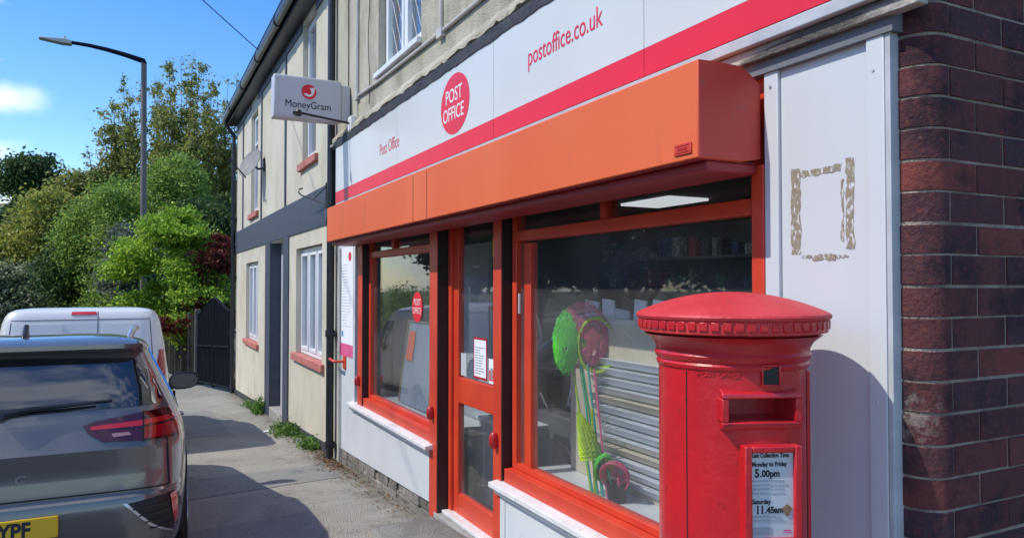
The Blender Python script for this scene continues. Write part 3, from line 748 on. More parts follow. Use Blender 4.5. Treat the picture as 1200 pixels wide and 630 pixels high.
mb = MB(); mb.tube([(1.98, 7.86, .74), (1.90, 7.86, .74), (1.88, 7.87, .74), (1.87, 8.05, .755), (1.88, 8.10, .75)], [.014, .014, .015, .014, .012], 10)
loc(mb.build('lever', 'frame_orange', hd, smooth=True), hd, (1.99, 7.85, .74))

# MoneyGram projecting sign
sy = 7.62; sb = (1.97, sy + .08, 3.45)
sg = thing('projecting_sign', 'grey lightbox sign reading MoneyGram, projecting from the wall above the shop corner', 'sign', sb)
loc(MB().box(1.20, 1.88, sy, sy + .16, 3.235, 3.665).build('sign_box', 'sign_grey', sg, bevel=.012), sg, sb)
loc(MB().box(1.222, 1.86, sy - .004, sy - .0005, 3.262, 3.640).build('sign_face', 'sign_grey', sg, bevel=.002), sg, sb)
loc(MB().box(1.883, 1.975, sy + .02, sy + .14, 3.26, 3.63).build('mounting_bracket', 'sign_grey', sg, bevel=.005), sg, sb)
cx, cz = 1.545, 3.515
loc(MB().prism([(cx + .075 * math.cos(i * PI / 20), cz + .075 * math.sin(i * PI / 20)) for i in range(40)], 'y', sy - .007, sy - .0045).build('logo_disc', 'sign_red', sg), sg, sb)
ar = []
for i in range(14):
    a = R(200 + i * 10.5); ar.append((cx - .004 + .052 * math.cos(a), cz - .004 + .046 * math.sin(a)))
ar += [(cx + .052, cz - .005), (cx + .062, cz + .048), (cx + .006, cz + .038), (cx + .02, cz + .022)]
for i in range(8):
    a = R(330 - i * 15); ar.append((cx + .0 + .028 * math.cos(a), cz - .002 + .026 * math.sin(a)))
loc(MB().prism(ar, 'y', sy - .0085, sy - .0072).build('logo_arrow', 'letter_white', sg), sg, sb)
t = text('lettering', 'MoneyGram', .104, 'ink', sg, (1.54, sy - .006, 3.345), '-y', xs=.88, ext=.001, align='CENTER'); loc(t, sg, sb)
loc(MB().box(1.50, 1.59, sy - .0055, sy - .0045, 3.425, 3.429).build('logo_shadow', 'ink_grey', sg), sg, sb)
# camera
cb = (1.98, 7.5, 3.24)
cam_ = thing('security_camera', 'small dark security camera on a long black arm under the MoneyGram sign', 'camera', cb)
loc(MB().tube([(1.94, 7.5, 3.21), (1.45, 7.50, 3.265)], .012, 8).build('arm', 'black_pipe', cam_, smooth=True), cam_, cb)
mb = MB(); mb.lathe([(.001, -.035), (.022, -.03), (.036, -.01), (.036, .014), (.024, .032), (.001, .036)], 16, (1.42, 7.50, 3.262)); mb.tube([(1.44, 7.50, 3.262), (1.37, 7.46, 3.25)], .020, 10)
loc(mb.build('camera_head', 'black_pipe', cam_, smooth=True), cam_, cb)
loc(MB().box(1.93, 1.983, 7.44, 7.56, 3.14, 3.28).build('junction_box', 'upvc', cam_, bevel=.006), cam_, cb)
# hook bracket on the house
hk = thing('wall_bracket', 'thin black wrought hook bracket on the navy band beside the drainpipe', 'bracket', (1.98, 8.75, 2.6))
mb = MB(); pts = [(1.97, 8.7, 2.50), (1.90, 8.9, 2.56), (1.80, 9.3, 2.66), (1.78, 9.36, 2.70), (1.79, 9.38, 2.74), (1.82, 9.33, 2.75)]; mb.tube(pts, .010, 6); mb.tube([(1.975, 8.62, 2.72), (1.88, 8.98, 2.58)], .006, 6); mb.box(1.965, 1.981, 8.66, 8.72, 2.45, 2.75)
loc(mb.build('hook', 'wire', hk), hk, (1.98, 8.75, 2.6))
# satellite dish
db = (2.0, 13.6, 3.7)
ds = thing('satellite_dish', 'weathered grey satellite dish with receiver arm on the upper house wall', 'satellite dish', db)
D = MB(); prof = [(.0 + .30 * i / 8 + .001, .055 * (i / 8) ** 2) for i in range(9)]
D.lathe(prof + [(.302, .06), (.30, .066)] + [(.30 * i / 8 + .001, .055 * (i / 8) ** 2 + .008) for i in range(7, -1, -1)], 32)
rm = Matrix.Translation((1.80, 13.72, 3.69)) @ Matrix.Rotation(R(-62), 4, 'Z') @ Matrix.Rotation(R(64), 4, 'X') @ Matrix.Scale(1.12, 4, (0, 1, 0)) @ Matrix.Scale(.84, 4)
D.v = [tuple(rm @ Vector(v)) for v in D.v]
loc(D.build('reflector', 'dish', ds, smooth=True), ds, db)
mb = MB(); mb.tube([(1.82, 13.70, 3.67), (1.90, 13.66, 3.60), (1.985, 13.62, 3.62)], .02, 8); mb.box(1.965, 1.999, 13.55, 13.69, 3.56, 3.78)
loc(mb.build('bracket', 'black_pipe', ds, smooth=True), ds, db)
dirn = (rm @ Vector((0, -.20, .42)))
mb = MB(); a0 = rm @ Vector((0, -.30, 0)); mb.tube([tuple(a0), tuple(dirn)], .012, 6); mb.tube([tuple(dirn), tuple(dirn + Vector((-.05, -.0, .06)))], .035, 10)
loc(mb.build('receiver_arm', 'black_pipe', ds, smooth=True), ds, db)
# overhead wire
wr = MB(); a = Vector((1.80, 12.5, 5.30)); b = Vector((-9.2, 3.8, 11.0)); pts = []
for i in range(25):
    t = i / 24; p = a.lerp(b, t); p.z -= 4 * .15 * t * (1 - t); pts.append(tuple(p))
wr.tube(pts, .008, 5); tag(wr.build('overhead_wire', 'wire'), 'thin black cable running from the house eaves up across the blue sky', 'cable')

# ------------------------------------------------------------------ pillar box
PB = (1.613, 1.708, g(1.7)); pr_ = thing('pillar_box', 'red cast iron pillar box with domed cap standing in front of the white panel', 'post box', PB, (0, 0, R(-21.8)))
pr_.scale = (.943, .943, 1); rb = .229; zt = 1.53 - g(1.7)     # dome top height above ground
prof = [(.262, 0), (.262, .10), (.255, .12), (.236, .135), (rb, .15)] + [(rb, .15 + (zt - .218 - .15) * i / 10) for i in range(1, 11)]
z = zt - .218
prof += [(rb + .005, z + .002), (rb + .008, z + .012), (rb + .003, z + .019), (rb + .010, z + .026), (rb + .014, z + .038), (rb + .008, z + .047), (rb + .009, z + .056), (rb + .020, z + .074), (rb + .036, z + .086), (.275, z + .093)]
body = MB().lathe(prof, 96).build('body', 'pillar_red', pr_, smooth=True, angle=28)
cut = MB().box(-.099, .099, -.30, -.10, 1.177 - PB[2], 1.239 - PB[2]).build('c', 'black'); cut.parent = pr_
boolean(body, cut); body.data.set_sharp_from_angle(angle=R(28))
c0 = z + .093
dome = [(.262, c0 + .002), (.272, c0 + .006), (.290, c0 + .010), (.293, c0 + .045), (.299, c0 + .049), (.302, c0 + .056), (.299, c0 + .062), (.290, c0 + .067)]
for i in range(1, 13):
    a = i / 12; dome.append((max(.004, .290 * (1 - a)), c0 + .067 + (zt - c0 - .067) * (1 - (1 - a) ** 2.1)))
cap = MB().lathe(dome, 96).build('cap', 'cap_red', pr_, smooth=True, angle=30)
mb = MB(); n = 54
for i in range(n):
    a = 2 * PI * i / n; r0, r1, w = .288, .2962, .0118
    e = Vector((math.cos(a), math.sin(a), 0)); tt = Vector((-math.sin(a), math.cos(a), 0)); za, zb_ = c0 + .012, c0 + .044
    mb.hexa([tuple(e * r0 - tt * w + Vector((0, 0, za))), tuple(e * r1 - tt * w + Vector((0, 0, za + .01))), tuple(e * r1 + tt * w + Vector((0, 0, za + .01))), tuple(e * r0 + tt * w + Vector((0, 0, za))),
             tuple(e * r0 - tt * w + Vector((0, 0, zb_))), tuple(e * r1 - tt * w + Vector((0, 0, zb_))), tuple(e * r1 + tt * w + Vector((0, 0, zb_))), tuple(e * r0 + tt * w + Vector((0, 0, zb_)))])
mb.build('dentil_band', 'pillar_red', cap, bevel=.002)
zz = lambda w: w - PB[2]
def ringbox(x0, x1, z0, z1, t, ya, yb, tt=None):
    mb = MB(); tt = tt or t
    mb.box(x0, x0 + t, ya, yb, z0, z1); mb.box(x1 - t, x1, ya, yb, z0, z1); mb.box(x0 + t, x1 - t, ya, yb, z0, z0 + t); mb.box(x0 + t, x1 - t, ya, yb, z1 - tt, z1); return mb
# aperture hood
mb = MB(); zo0, zo1 = zz(1.158), zz(1.262)
mb.hexa([(-.123, -.240, zz(1.240)), (.123, -.240, zz(1.240)), (.11, -.16, zz(1.242)), (-.11, -.16, zz(1.242)), (-.120, -.237, zz(1.256)), (.120, -.237, zz(1.256)), (.11, -.16, zz(1.272)), (-.11, -.16, zz(1.272))])
mb.hexa([(-.120, -.234, zz(1.156)), (.120, -.234, zz(1.156)), (.11, -.16, zz(1.150)), (-.11, -.16, zz(1.150)), (-.122, -.240, zz(1.176)), (.122, -.240, zz(1.176)), (.11, -.16, zz(1.178)), (-.11, -.16, zz(1.178))])
for sgn in (-1, 1):
    xs_ = sorted((sgn * .100, sgn * .1215)); mb.box(xs_[0], xs_[1], -.2385, -.165, zz(1.1755), zz(1.2405))
mb.build('aperture_hood', 'pillar_red', pr_, bevel=.004)
# tablet window above
ringbox(-.002, .056, zz(1.272), zz(1.332), .006, -.238, -.20).build('tablet_frame', 'pillar_red', pr_, bevel=.002)
tb = MB().box(.0045, .0495, -.2345, -.2, zz(1.279), zz(1.325)).build('tablet', 'black', pr_)
text('embossed_letters', 'POST OFFICE', .018, 'pillar_red', pr_, (-.165, -.2, zz(1.295)), '-y', xs=1.0, ext=.02, bold=.0004)
o = COL.objects[-1] if False else [c for c in pr_.children if c.name.startswith('embossed')][0]
for v in o.data.vertices:     # wrap the casting round the body
    fr = 1.2 if v.co.y < -.2 else 0.5
    xx = v.co.x * 1.02; yy = -math.sqrt(max(0, (rb + (.0025 if fr > 1 else -.004)) ** 2 - xx * xx)); v.co.x = xx; v.co.y = yy
# notice frame
nf = ringbox(-.064, .107, zz(.845), zz(1.115), .022, -.262, -.19, .018).build('notice_frame', 'pillar_red', pr_, bevel=.004)
# frame sides following the body
MB().box(-.043, .088, -.247, -.2, zz(.866), zz(1.098)).build('notice_plate', 'paper_grey', nf)
yn = -.2478; x0 = -.041
def nt_(s, size, z_, xs=.85, x=x0, bold=.0, m='ink'): return text('notice_text', s, size, m, nf, (x + .003, yn, zz(z_)), '-y', xs=xs, ext=.0003, bold=bold)
nt_('Last Collection Time', .0165, 1.083, .79, bold=.0006); nt_('Monday to Friday', .0175, 1.059, .84, bold=.0006)
nt_('5', .032, 1.030, .9, x0 + .008, .0012); nt_('.00pm', .025, 1.031, .95, x0 + .024, .0010)
nt_('Saturday', .0175, .958, .9, bold=.0006); nt_('11', .030, .932, .9, x0 + .010, .0012); nt_('.45am', .024, .933, .95, x0 + .038, .0010)
mb = MB(); q = random.Random(2)
for z_ in (1.018, 1.006, .996, .984, .921, .912): 
    x = x0
    while x < x0 + .085 + q.uniform(0, .028):
        w = q.uniform(.004, .012); mb.box(x, x + w, yn - .0003, yn, zz(z_), zz(z_ + .0035)); x += w + .002
mb.box(x0, .084, yn - .0003, yn, zz(.9255), zz(.9262)); mb.box(x0, .084, yn - .0003, yn, zz(.9075), zz(.9082))
mb.build('notice_print', 'ink_grey', nf)
mb = MB()
mb.box(x0, x0 + .062, yn - .0003, yn, zz(.874), zz(.895)); mb.build('notice_panel', 'ink_grey', nf)
mb = MB(); mb.box(.052, .080, yn - .0003, yn, zz(.879), zz(.8805)); mb.box(.055, .077, yn - .0003, yn, zz(.883), zz(.887)); mb.build('notice_logo', 'pink', nf)
pts = [(.066 + .013 * (1 + .25 * math.sin(3 * a_)) * math.cos(a_), zz(.940) + .014 * (1 + .2 * math.cos(4 * a_)) * math.sin(a_)) for a_ in [i * PI / 12 for i in range(24)]]
MB().prism(pts, 'y', yn - .002, yn - .0004).build('sticker_scar', 'litter', nf)
# door seams
def arcstrip(a, w, z0, z1, r, name, m):
    mb = MB(); da = w / r; n = 3
    for zq in (z0, z1):
        for rr in (r - .01, r + .0012):
            for s in (-.5, .5):
                an = a + da * s; mb.v.append((rr * math.sin(an), -rr * math.cos(an), zq))
    # order: z0:(in-,in+,out-,out+) z1:(...)
    mb.f = [(2, 3, 7, 6), (0, 2, 6, 4), (3, 1, 5, 7), (0, 1, 3, 2), (4, 6, 7, 5), (1, 0, 4, 5)]
    return mb.build(name, m, pr_)
arcstrip(R(-56), .0035, zz(.2), zz(1.305), rb, 'door_seam', 'dark_slot')
arcstrip(R(52), .0035, zz(.2), zz(1.305), rb, 'door_seam', 'dark_slot')
mb = MB(); 
for a_ in (R(60), R(67)):
    mb.tube([(rb * math.sin(a_), -rb * math.cos(a_), zz(.2)), (rb * math.sin(a_), -rb * math.cos(a_), zz(1.3))], .007, 10)
mb.build('door_rib', 'pillar_red', pr_, smooth=True)

# ------------------------------------------------------------------ vehicles
class Shell:
    def __init__(s, tab, n=6.0): s.tab = tab; s.n = n
    def at(s, z):
        t = s.tab
        if z <= t[0][0]: return t[0][1:]
        for a, b in zip(t[:-1], t[1:]):
            if z <= b[0]:
                f = (z - a[0]) / (b[0] - a[0]); return tuple(a[i] + (b[i] - a[i]) * f for i in (1, 2, 3))
        return t[-1][1:]
    def rear(s, x, z, off=0):
        w, yr, yf = s.at(z); L = (yf - yr) / 2; c = (yf + yr) / 2
        return c - L * (max(0, 1 - min(1, abs(x / w)) ** s.n)) ** (1 / s.n) - off
    def front(s, x, z, off=0):
        w, yr, yf = s.at(z); L = (yf - yr) / 2; c = (yf + yr) / 2
        return c + L * (max(0, 1 - min(1, abs(x / w)) ** s.n)) ** (1 / s.n) + off
    def side(s, y, z, sg=1, off=0):
        w, yr, yf = s.at(z); L = (yf - yr) / 2; c = (yf + yr) / 2
        return sg * (w * (max(0, 1 - min(1, abs((y - c) / L)) ** s.n)) ** (1 / s.n) + off)
    def mesh(s, N=160, zs=None):
        mb = MB(); zs = zs or []
        lev = []
        for a, b in zip(s.tab[:-1], s.tab[1:]):
            k = max(1, int((b[0] - a[0]) / .03)); lev += [a[0] + (b[0] - a[0]) * i / k for i in range(k)]
        lev.append(s.tab[-1][0])
        for z in lev:
            w, yr, yf = s.at(z); L = (yf - yr) / 2; c = (yf + yr) / 2
            for j in range(N):
                a = 2 * PI * j / N; e = 2 / s.n
                # blend in extra density near corners
                cx, sx_ = math.cos(a), math.sin(a)
                mb.v.append((w * math.copysign(abs(cx) ** e, cx), c + L * math.copysign(abs(sx_) ** e, sx_), z))
        for i in range(len(lev) - 1):
            for j in range(N): mb.f.append((i * N + j, i * N + (j + 1) % N, (i + 1) * N + (j + 1) % N, (i + 1) * N + j))
        mb.f.append(tuple(range(N))[::-1]); mb.f.append(tuple((len(lev) - 1) * N + j for j in range(N)))
        return mb
def patch(name, poly, fn, m, parent, step=.04, off=.004, back=-.01, mirror=False):
    """fn(a, b, off) -> point; poly in (a, b)"""
    bm = bmesh.new(); vs = [bm.verts.new((a, b, 0)) for a, b in poly]; bm.faces.new(vs)
    for ax in (0, 1):
        lo = min(p[ax] for p in poly); hi = max(p[ax] for p in poly); k = int((hi - lo) / step)
        for i in range(1, k + 1):
            c = lo + (hi - lo) * i / (k + 1); n = (1, 0, 0) if ax == 0 else (0, 1, 0); co = (c, 0, 0) if ax == 0 else (0, c, 0)
            bmesh.ops.bisect_plane(bm, geom=bm.verts[:] + bm.edges[:] + bm.faces[:], plane_co=co, plane_no=n)
    be = [e for e in bm.edges if e.is_boundary]
    r = bmesh.ops.extrude_edge_only(bm, edges=be); nv = {v for v in r['geom'] if isinstance(v, bmesh.types.BMVert)}
    for v in bm.verts:
        v.co = Vector(fn(v.co.x, v.co.y, back if v in nv else off))
    bmesh.ops.recalc_face_normals(bm, faces=bm.faces)
    me = bpy.data.meshes.new(name); bm.to_mesh(me); bm.free()
    return link(name, me, m, parent, smooth=True, angle=40)
def wheel(parent, x, y, r, w, sg):
    mb = MB(); prof = [(r * .62, -w / 2), (r * .9, -w / 2), (r, -w / 2 + .03), (r, w / 2 - .03), (r * .9, w / 2), (r * .62, w / 2)]
    t = MB().lathe(prof, 40); t.v = [(x + v[2], y + v[0], r + v[1]) for v in t.v]; wh = t.build('wheel', 'tyre', parent, smooth=True)
    rim = MB(); xo = x + sg * (w / 2 + .001)
    for i in range(5):
        a = 2 * PI * i / 5; e = (math.cos(a), math.sin(a)); tt = (-e[1], e[0])
        P_ = []
        for rr, ww in ((.05, .05), (r * .60, .035)):
            for s_ in (-1, 1): P_.append((y + e[0] * rr + tt[0] * ww * s_, r + e[1] * rr + tt[1] * ww * s_))
        rim.hexa([(xo - sg * .02, *P_[0]), (xo - sg * .02, *P_[1]), (xo - sg * .02, *P_[3]), (xo - sg * .02, *P_[2]), (xo + sg * .004, *P_[0]), (xo + sg * .004, *P_[1]), (xo + sg * .004, *P_[3]), (xo + sg * .004, *P_[2])])
    k = MB().lathe([(r * .57, 0), (r * .63, 0), (r * .63, .012), (r * .57, .012)], 40); rim.add([(xo + (v[2]) * sg, y + v[0], r + v[1]) for v in k.v], k.f[:-2])
    k = MB().lathe([(.07, 0), (.06, .015), (.001, .018)], 20); rim.add([(xo + v[2] * sg, y + v[0], r + v[1]) for v in k.v], k.f)
    rim.build('rim', 'alloy', wh, bevel=.003)
SLOPE = math.atan(.0545)
# --- car
CY = 4.70; CX = -.635
car = thing('parked_car', 'dark grey compact SUV parked half in view at the left with red tail lights', 'car', (CX, CY, g(CY) - .12), (-SLOPE, 0, 0))
car.scale = (1.03, 1.0, 1.012)
tab = [(.20, .80, .16, 4.08), (.28, .86, .08, 4.16), (.36, .885, .035, 4.2), (.50, .90, .005, 4.23), (.60, .908, 0, 4.23), (.655, .910, .012, 4.22), (.675, .912, .035, 4.2), (.80, .912, .045, 4.14), (.92, .905, .035, 4.0), (.985, .893, .06, 3.65), (1.05, .872, .085, 3.3),
       (1.09, .855, .10, 3.08), (1.12, .842, .105, 2.98), (1.2, .808, .155, 2.85), (1.3, .762, .235, 2.62), (1.4, .712, .325, 2.40), (1.45, .690, .375, 2.28), (1.475, .690, .300, 2.2), (1.50, .68, .300, 2.12), (1.522, .655, .345, 2.05), (1.545, .60, .45, 1.95), (1.562, .50, .62, 1.8), (1.57, .32, .85, 1.6)]
cs = Shell(tab, 9.0)
body = cs.mesh().build('body', 'car_paint', car, smooth=True, angle=24)
for yy in (.86, 3.45):
    c = MB().lathe([(.385, -1.2), (.385, 1.2)], 48); c.v = [(v[2], yy + v[0], .34 + v[1]) for v in c.v]
    c2 = c.build('c', 'black'); c2.parent = car; 
    inner = MB().box(-.68, .68, yy - .5, yy + .5, -.1, .95).build('c3', 'black'); inner.parent = car
    boolean(c2, inner); boolean(body, c2)
body.data.polygons.foreach_set('use_smooth', [True] * len(body.data.polygons)); body.data.set_sharp_from_angle(angle=R(24))
rear = lambda a, b, o: (a, cs.rear(a, b, o), b)
def sidef(sg): return lambda a, b, o: (cs.side(a, b, sg, o), a, b)
# rear glass
rg = [(-.60, 1.415), (-.69, 1.34), (-.76, 1.17), (-.74, 1.15), (0, 1.13), (.74, 1.15), (.76, 1.17), (.69, 1.34), (.60, 1.415), (0, 1.435)]
patch('rear_window', rg, rear, 'car_glass', car, off=.005)
patch('tailgate_seam', [(-.80, .69), (.80, .69), (.80, .682), (-.80, .682)], rear, 'seam', car, off=.0025)
for sg in (-1, 1):
    patch('tailgate_seam', [(sg * .79, .69), (sg * .80, .69), (sg * .785, .95), (sg * .777, .95)], rear, 'seam', car, off=.0025)
    tl = patch('tail_light', [(sg * .36, 1.055), (sg * .42, 1.075), (sg * .65, 1.110), (sg * .86, 1.130), (sg * .885, 1.110), (sg * .895, 0.980), (sg * .88, 0.950), (sg * .70, 0.955), (sg * .46, 0.965), (sg * .38, 1.020)], rear, 'tail_dark', car, off=.010, step=.03)
    patch('light_strip', [(sg * .40, 1.050), (sg * .64, 1.065), (sg * .86, 1.085), (sg * .875, 1.060), (sg * .64, 1.035), (sg * .40, 1.030)], rear, 'tail_bright', tl, off=.013, step=.03)
    patch('light_strip', [(sg * .66, 1.025), (sg * .85, 1.040), (sg * .87, 0.970), (sg * .66, 0.965)], rear, 'tail_red', tl, off=.013, step=.03)
    patch('reversing_lamp', [(sg * .50, 1.005), (sg * .585, 1.007), (sg * .60, 0.990), (sg * .51, 0.985)], rear, 'tail_clear', tl, off=.0135, step=.03)
    patch('light_seam', [(sg * .655, 1.115), (sg * .662, 1.117), (sg * .662, 0.950), (sg * .655, 0.950)], rear, 'seam', tl, off=.0145, step=.03)
    vt = patch('bumper_vent', [(sg * .58, .615), (sg * .82, .645), (sg * .862, .60), (sg * .875, .44), (sg * .82, .41), (sg * .71, .48)], rear, 'black', car, off=.004, step=.03)
    for k in range(4):
        zq = .455 + k * .041; patch('vent_slat', [(sg * (.70 - k * .03), zq), (sg * .83, zq + .01), (sg * .83, zq + .02), (sg * (.70 - k * .03), zq + .008)], rear, 'plastic', vt, off=.012, step=.05)
    patch('vent_trim', [(sg * .56, .62), (sg * .58, .62), (sg * .71, .485), (sg * .82, .41), (sg * .82, .40), (sg * .70, .475)], rear, 'silver', vt, off=.010, step=.03)
    patch('reflector', [(sg * .800, .63), (sg * .835, .64), (sg * .858, .45), (sg * .825, .45)], rear, 'tail_bright', car, off=.014, step=.03)
    # side windows, trims
    patch('side_window', [(.62, 1.16), (.78, 1.115), (1.0, 1.10), (3.02, 1.065), (2.80, 1.16), (2.33, 1.405), (1.9, 1.44), (.95, 1.43), (.72, 1.34)], sidef(sg), 'car_glass', car, off=.004, step=.06)
    patch('window_trim', [(.60, 1.15), (.78, 1.098), (3.05, 1.048), (3.05, 1.062), (.79, 1.112), (.62, 1.16)], sidef(sg), 'chrome', car, off=.008, step=.06)
    patch('window_trim', [(.60, 1.15), (.615, 1.152), (.735, 1.36), (.93, 1.445), (.93, 1.462), (.70, 1.38)], sidef(sg), 'chrome', car, off=.009, step=.04)
    patch('pillar_strip', [(1.35, 1.10), (1.43, 1.10), (1.44, 1.43), (1.38, 1.43)], sidef(sg), 'black', car, off=.007, step=.06)
    patch('door_seam', [(1.42, .42), (1.428, .42), (1.448, 1.05), (1.44, 1.05)], sidef(sg), 'seam', car, off=.0025)
    patch('door_seam', [(2.50, .42), (2.508, .42), (2.508, 1.05), (2.50, 1.05)], sidef(sg), 'seam', car, off=.0025)
    patch('sill_cladding', [(1.25, .22), (3.05, .22), (3.05, .34), (1.25, .34)], sidef(sg), 'plastic', car, off=.012)
    patch('arch_cladding', [(.40 + .92 * 0 + .86 - .40 + .46 * math.cos(PI * i / 16), .34 + .46 * math.sin(PI * i / 16)) for i in range(17)] + [(.86 + .395 * math.cos(PI - PI * i / 16), .34 + .395 * math.sin(PI - PI * i / 16)) for i in range(17)], sidef(sg), 'plastic', car, off=.01)
    for yh in (1.55, 2.62):
        MB().tube([(sg * .905, yh, .93), (sg * .935, yh + .03, .93), (sg * .935, yh + .17, .93), (sg * .905, yh + .2, .93)], .011, 8).build('door_handle', 'car_paint', car, smooth=True)
    mr = MB().tube([(sg * .575, .52, 1.53), (sg * .59, .60, 1.572), (sg * .605, .80, 1.592), (sg * .62, 1.6, 1.600), (sg * .60, 2.0, 1.60), (sg * .595, 2.1, 1.555)], [.012, .017, .020, .020, .018, .012], 10); mr.build('roof_rail', 'silver', car, smooth=True)
    # mirrors
    q = MB(); n = 14; stn = []
    mx = sg * 1.0
    for i in range(9):
        f_ = i / 8; yy = 2.66 + .17 * f_; s_ = (1 - (max(0, f_ - .12) / .88) ** 2.2) ** .5 if f_ < 1 else .05
        s_ = max(s_, .08); 
        for j in range(16):
            a = 2 * PI * j / 16; e = .75; ca, sa = math.cos(a), math.sin(a)
            q.v.append((mx + sg * 0 + .125 * s_ * math.copysign(abs(ca) ** e, ca) , yy, 1.12 + .078 * s_ * math.copysign(abs(sa) ** e, sa) + .01 * ca * sg))
    for i in range(8):
        for j in range(16): q.f.append((i * 16 + j, i * 16 + (j + 1) % 16, (i + 1) * 16 + (j + 1) % 16, (i + 1) * 16 + j))
    q.f.append(tuple(range(16))[::-1]); q.f.append(tuple(8 * 16 + j for j in range(16)))
    q.tube([(sg * .87, 2.76, 1.06), (sg * .93, 2.75, 1.08)], [.035, .03], 8)
    mo = q.build('wing_mirror', 'black_pipe', car, smooth=True, angle=50)
    gq = MB(); gq.v = []; 
    gp = [(mx + .107 * math.copysign(abs(math.cos(2 * PI * j / 24)) ** .75, math.cos(2 * PI * j / 24)), 1.12 + .062 * math.copysign(abs(math.sin(2 * PI * j / 24)) ** .75, math.sin(2 * PI * j / 24))) for j in range(24)]
    gq.prism(gp, 'y', 2.652, 2.658).build('mirror_glass', 'car_glass', mo)
    wheel(car, sg * .80, .86, .34, .23, sg); wheel(car, sg * .80, 3.45, .34, .23, sg)
    patch('headlight', [(sg * .42, .80), (sg * .80, .86), (sg * .84, .78), (sg * .45, .74)], lambda a, b, o: (a, cs.front(a, b, o), b), 'tail_clear', car, off=.008)
patch('windscreen', [(-.74, 1.13), (.74, 1.13), (.60, 1.42), (-.60, 1.42)], lambda a, b, o: (a, cs.front(a, b, o), b), 'car_glass', car, off=.005)
patch('grille', [(-.42, .76), (.42, .76), (.42, .80), (-.42, .80)], lambda a, b, o: (a, cs.front(a, b, o), b), 'black', car, off=.006)
patch('bumper_insert', [(-.52, .30), (.52, .30), (.60, .40), (-.60, .40)], rear, 'plastic', car, off=.010)
patch('bumper_crease', [(-.86, .650), (.86, .650), (.86, .664), (-.86, .664)], rear, 'car_paint', car, off=.012)
pl = MB().box(-.26, .26, -.016, .02, .490, .601).build('number_plate', 'plate_yellow', car, bevel=.004)
text('plate_letters', 'YPF', .112, 'ink', pl, (-.005, -.0168, .507), '-y', xs=.80, ext=.0006, bold=.004)
bg = text('badge_letter', 'C', .062, 'chrome', car, (.055, cs.rear(.08, .79) - .003, .775), '-y', xs=1.25, ext=.003)
sf = MB().prism([(.50, 1.545), (.52, 1.565), (.57, 1.585), (.63, 1.632), (.65, 1.632), (.665, 1.58), (.72, 1.56)], 'x', .018, .044); sf.build('roof_aerial', 'black_pipe', car, bevel=.008)
wp = MB(); zw = 1.165
wp.tube([(-.02, cs.rear(0, 1.12) - .03, 1.145), (.12, cs.rear(.12, 1.16) - .035, 1.165), (.42, cs.rear(.42, 1.17) - .028, 1.178)], [.018, .014, .008], 8); wp.tube([(-.35, cs.rear(.35, 1.15) - .012, 1.150), (.10, cs.rear(.1, 1.17) - .014, 1.168), (.50, cs.rear(.5, 1.185) - .012, 1.185)], .007, 6); wp.tube([(-.02, cs.rear(0, 1.12) + .02, 1.14), (-.02, cs.rear(0, 1.12) - .045, 1.145)], .024, 12)
wp.build('rear_wiper', 'black_pipe', car, smooth=True)
MB().box(-.76, .76, .3, 3.8, .24, .40).build('underbody', 'black', car)

# --- van
VY = 9.65; VX = -.55
van = thing('parked_van', 'white panel van parked in front of the grey car, its rear doors facing the viewer', 'van', (VX, VY, g(VY) - .12), (-SLOPE, 0, 0))
vtab = [(.25, .80, .08, 4.3), (.35, .85, .02, 4.38), (.5, .875, 0, 4.4), (.6, .88, 0, 4.4), (.64, .88, .03, 4.38), (.9, .88, .035, 4.3), (1.0, .875, .04, 4.15), (1.1, .865, .045, 3.75), (1.2, .85, .055, 3.55), (1.45, .82, .085, 3.25), (1.7, .775, .125, 2.9), (1.78, .75, .145, 2.75), (1.83, .72, .18, 2.6), (1.865, .66, .25, 2.45), (1.885, .55, .38, 2.3), (1.895, .38, .6, 2.1)]
vtab = [(t[0], t[1] * 1.055, t[2], t[3]) for t in vtab]
vs_ = Shell(vtab, 12.0)
vb = vs_.mesh().build('body', 'van_paint', van, smooth=True, angle=26)
for yy in (.95, 3.6):
    c = MB().lathe([(.37, -1.2), (.37, 1.2)], 40); c.v = [(v[2], yy + v[0], .32 + v[1]) for v in c.v]
    c2 = c.build('c', 'black'); c2.parent = van
    inner = MB().box(-.66, .66, yy - .5, yy + .5, -.1, .95).build('c3', 'black'); inner.parent = van
    boolean(c2, inner); boolean(vb, c2)
vb.data.polygons.foreach_set('use_smooth', [True] * len(vb.data.polygons)); vb.data.set_sharp_from_angle(angle=R(26))
vr = lambda a, b, o: (a, vs_.rear(a, b, o), b)
def vside(sg): return lambda a, b, o: (vs_.side(a, b, sg, o), a, b)
patch('door_seam', [(.148, .70), (.156, .70), (.156, 1.87), (.148, 1.87)], vr, 'seam', van, off=.003)
patch('brake_light', [(-.12, 1.797), (.14, 1.797), (.13, 1.833), (-.11, 1.833)], vr, 'tail_bright', van, off=.014, step=.05)
patch('door_seam', [(-.70, 1.735), (.70, 1.735), (.70, 1.742), (-.70, 1.742)], vr, 'seam', van, off=.003)
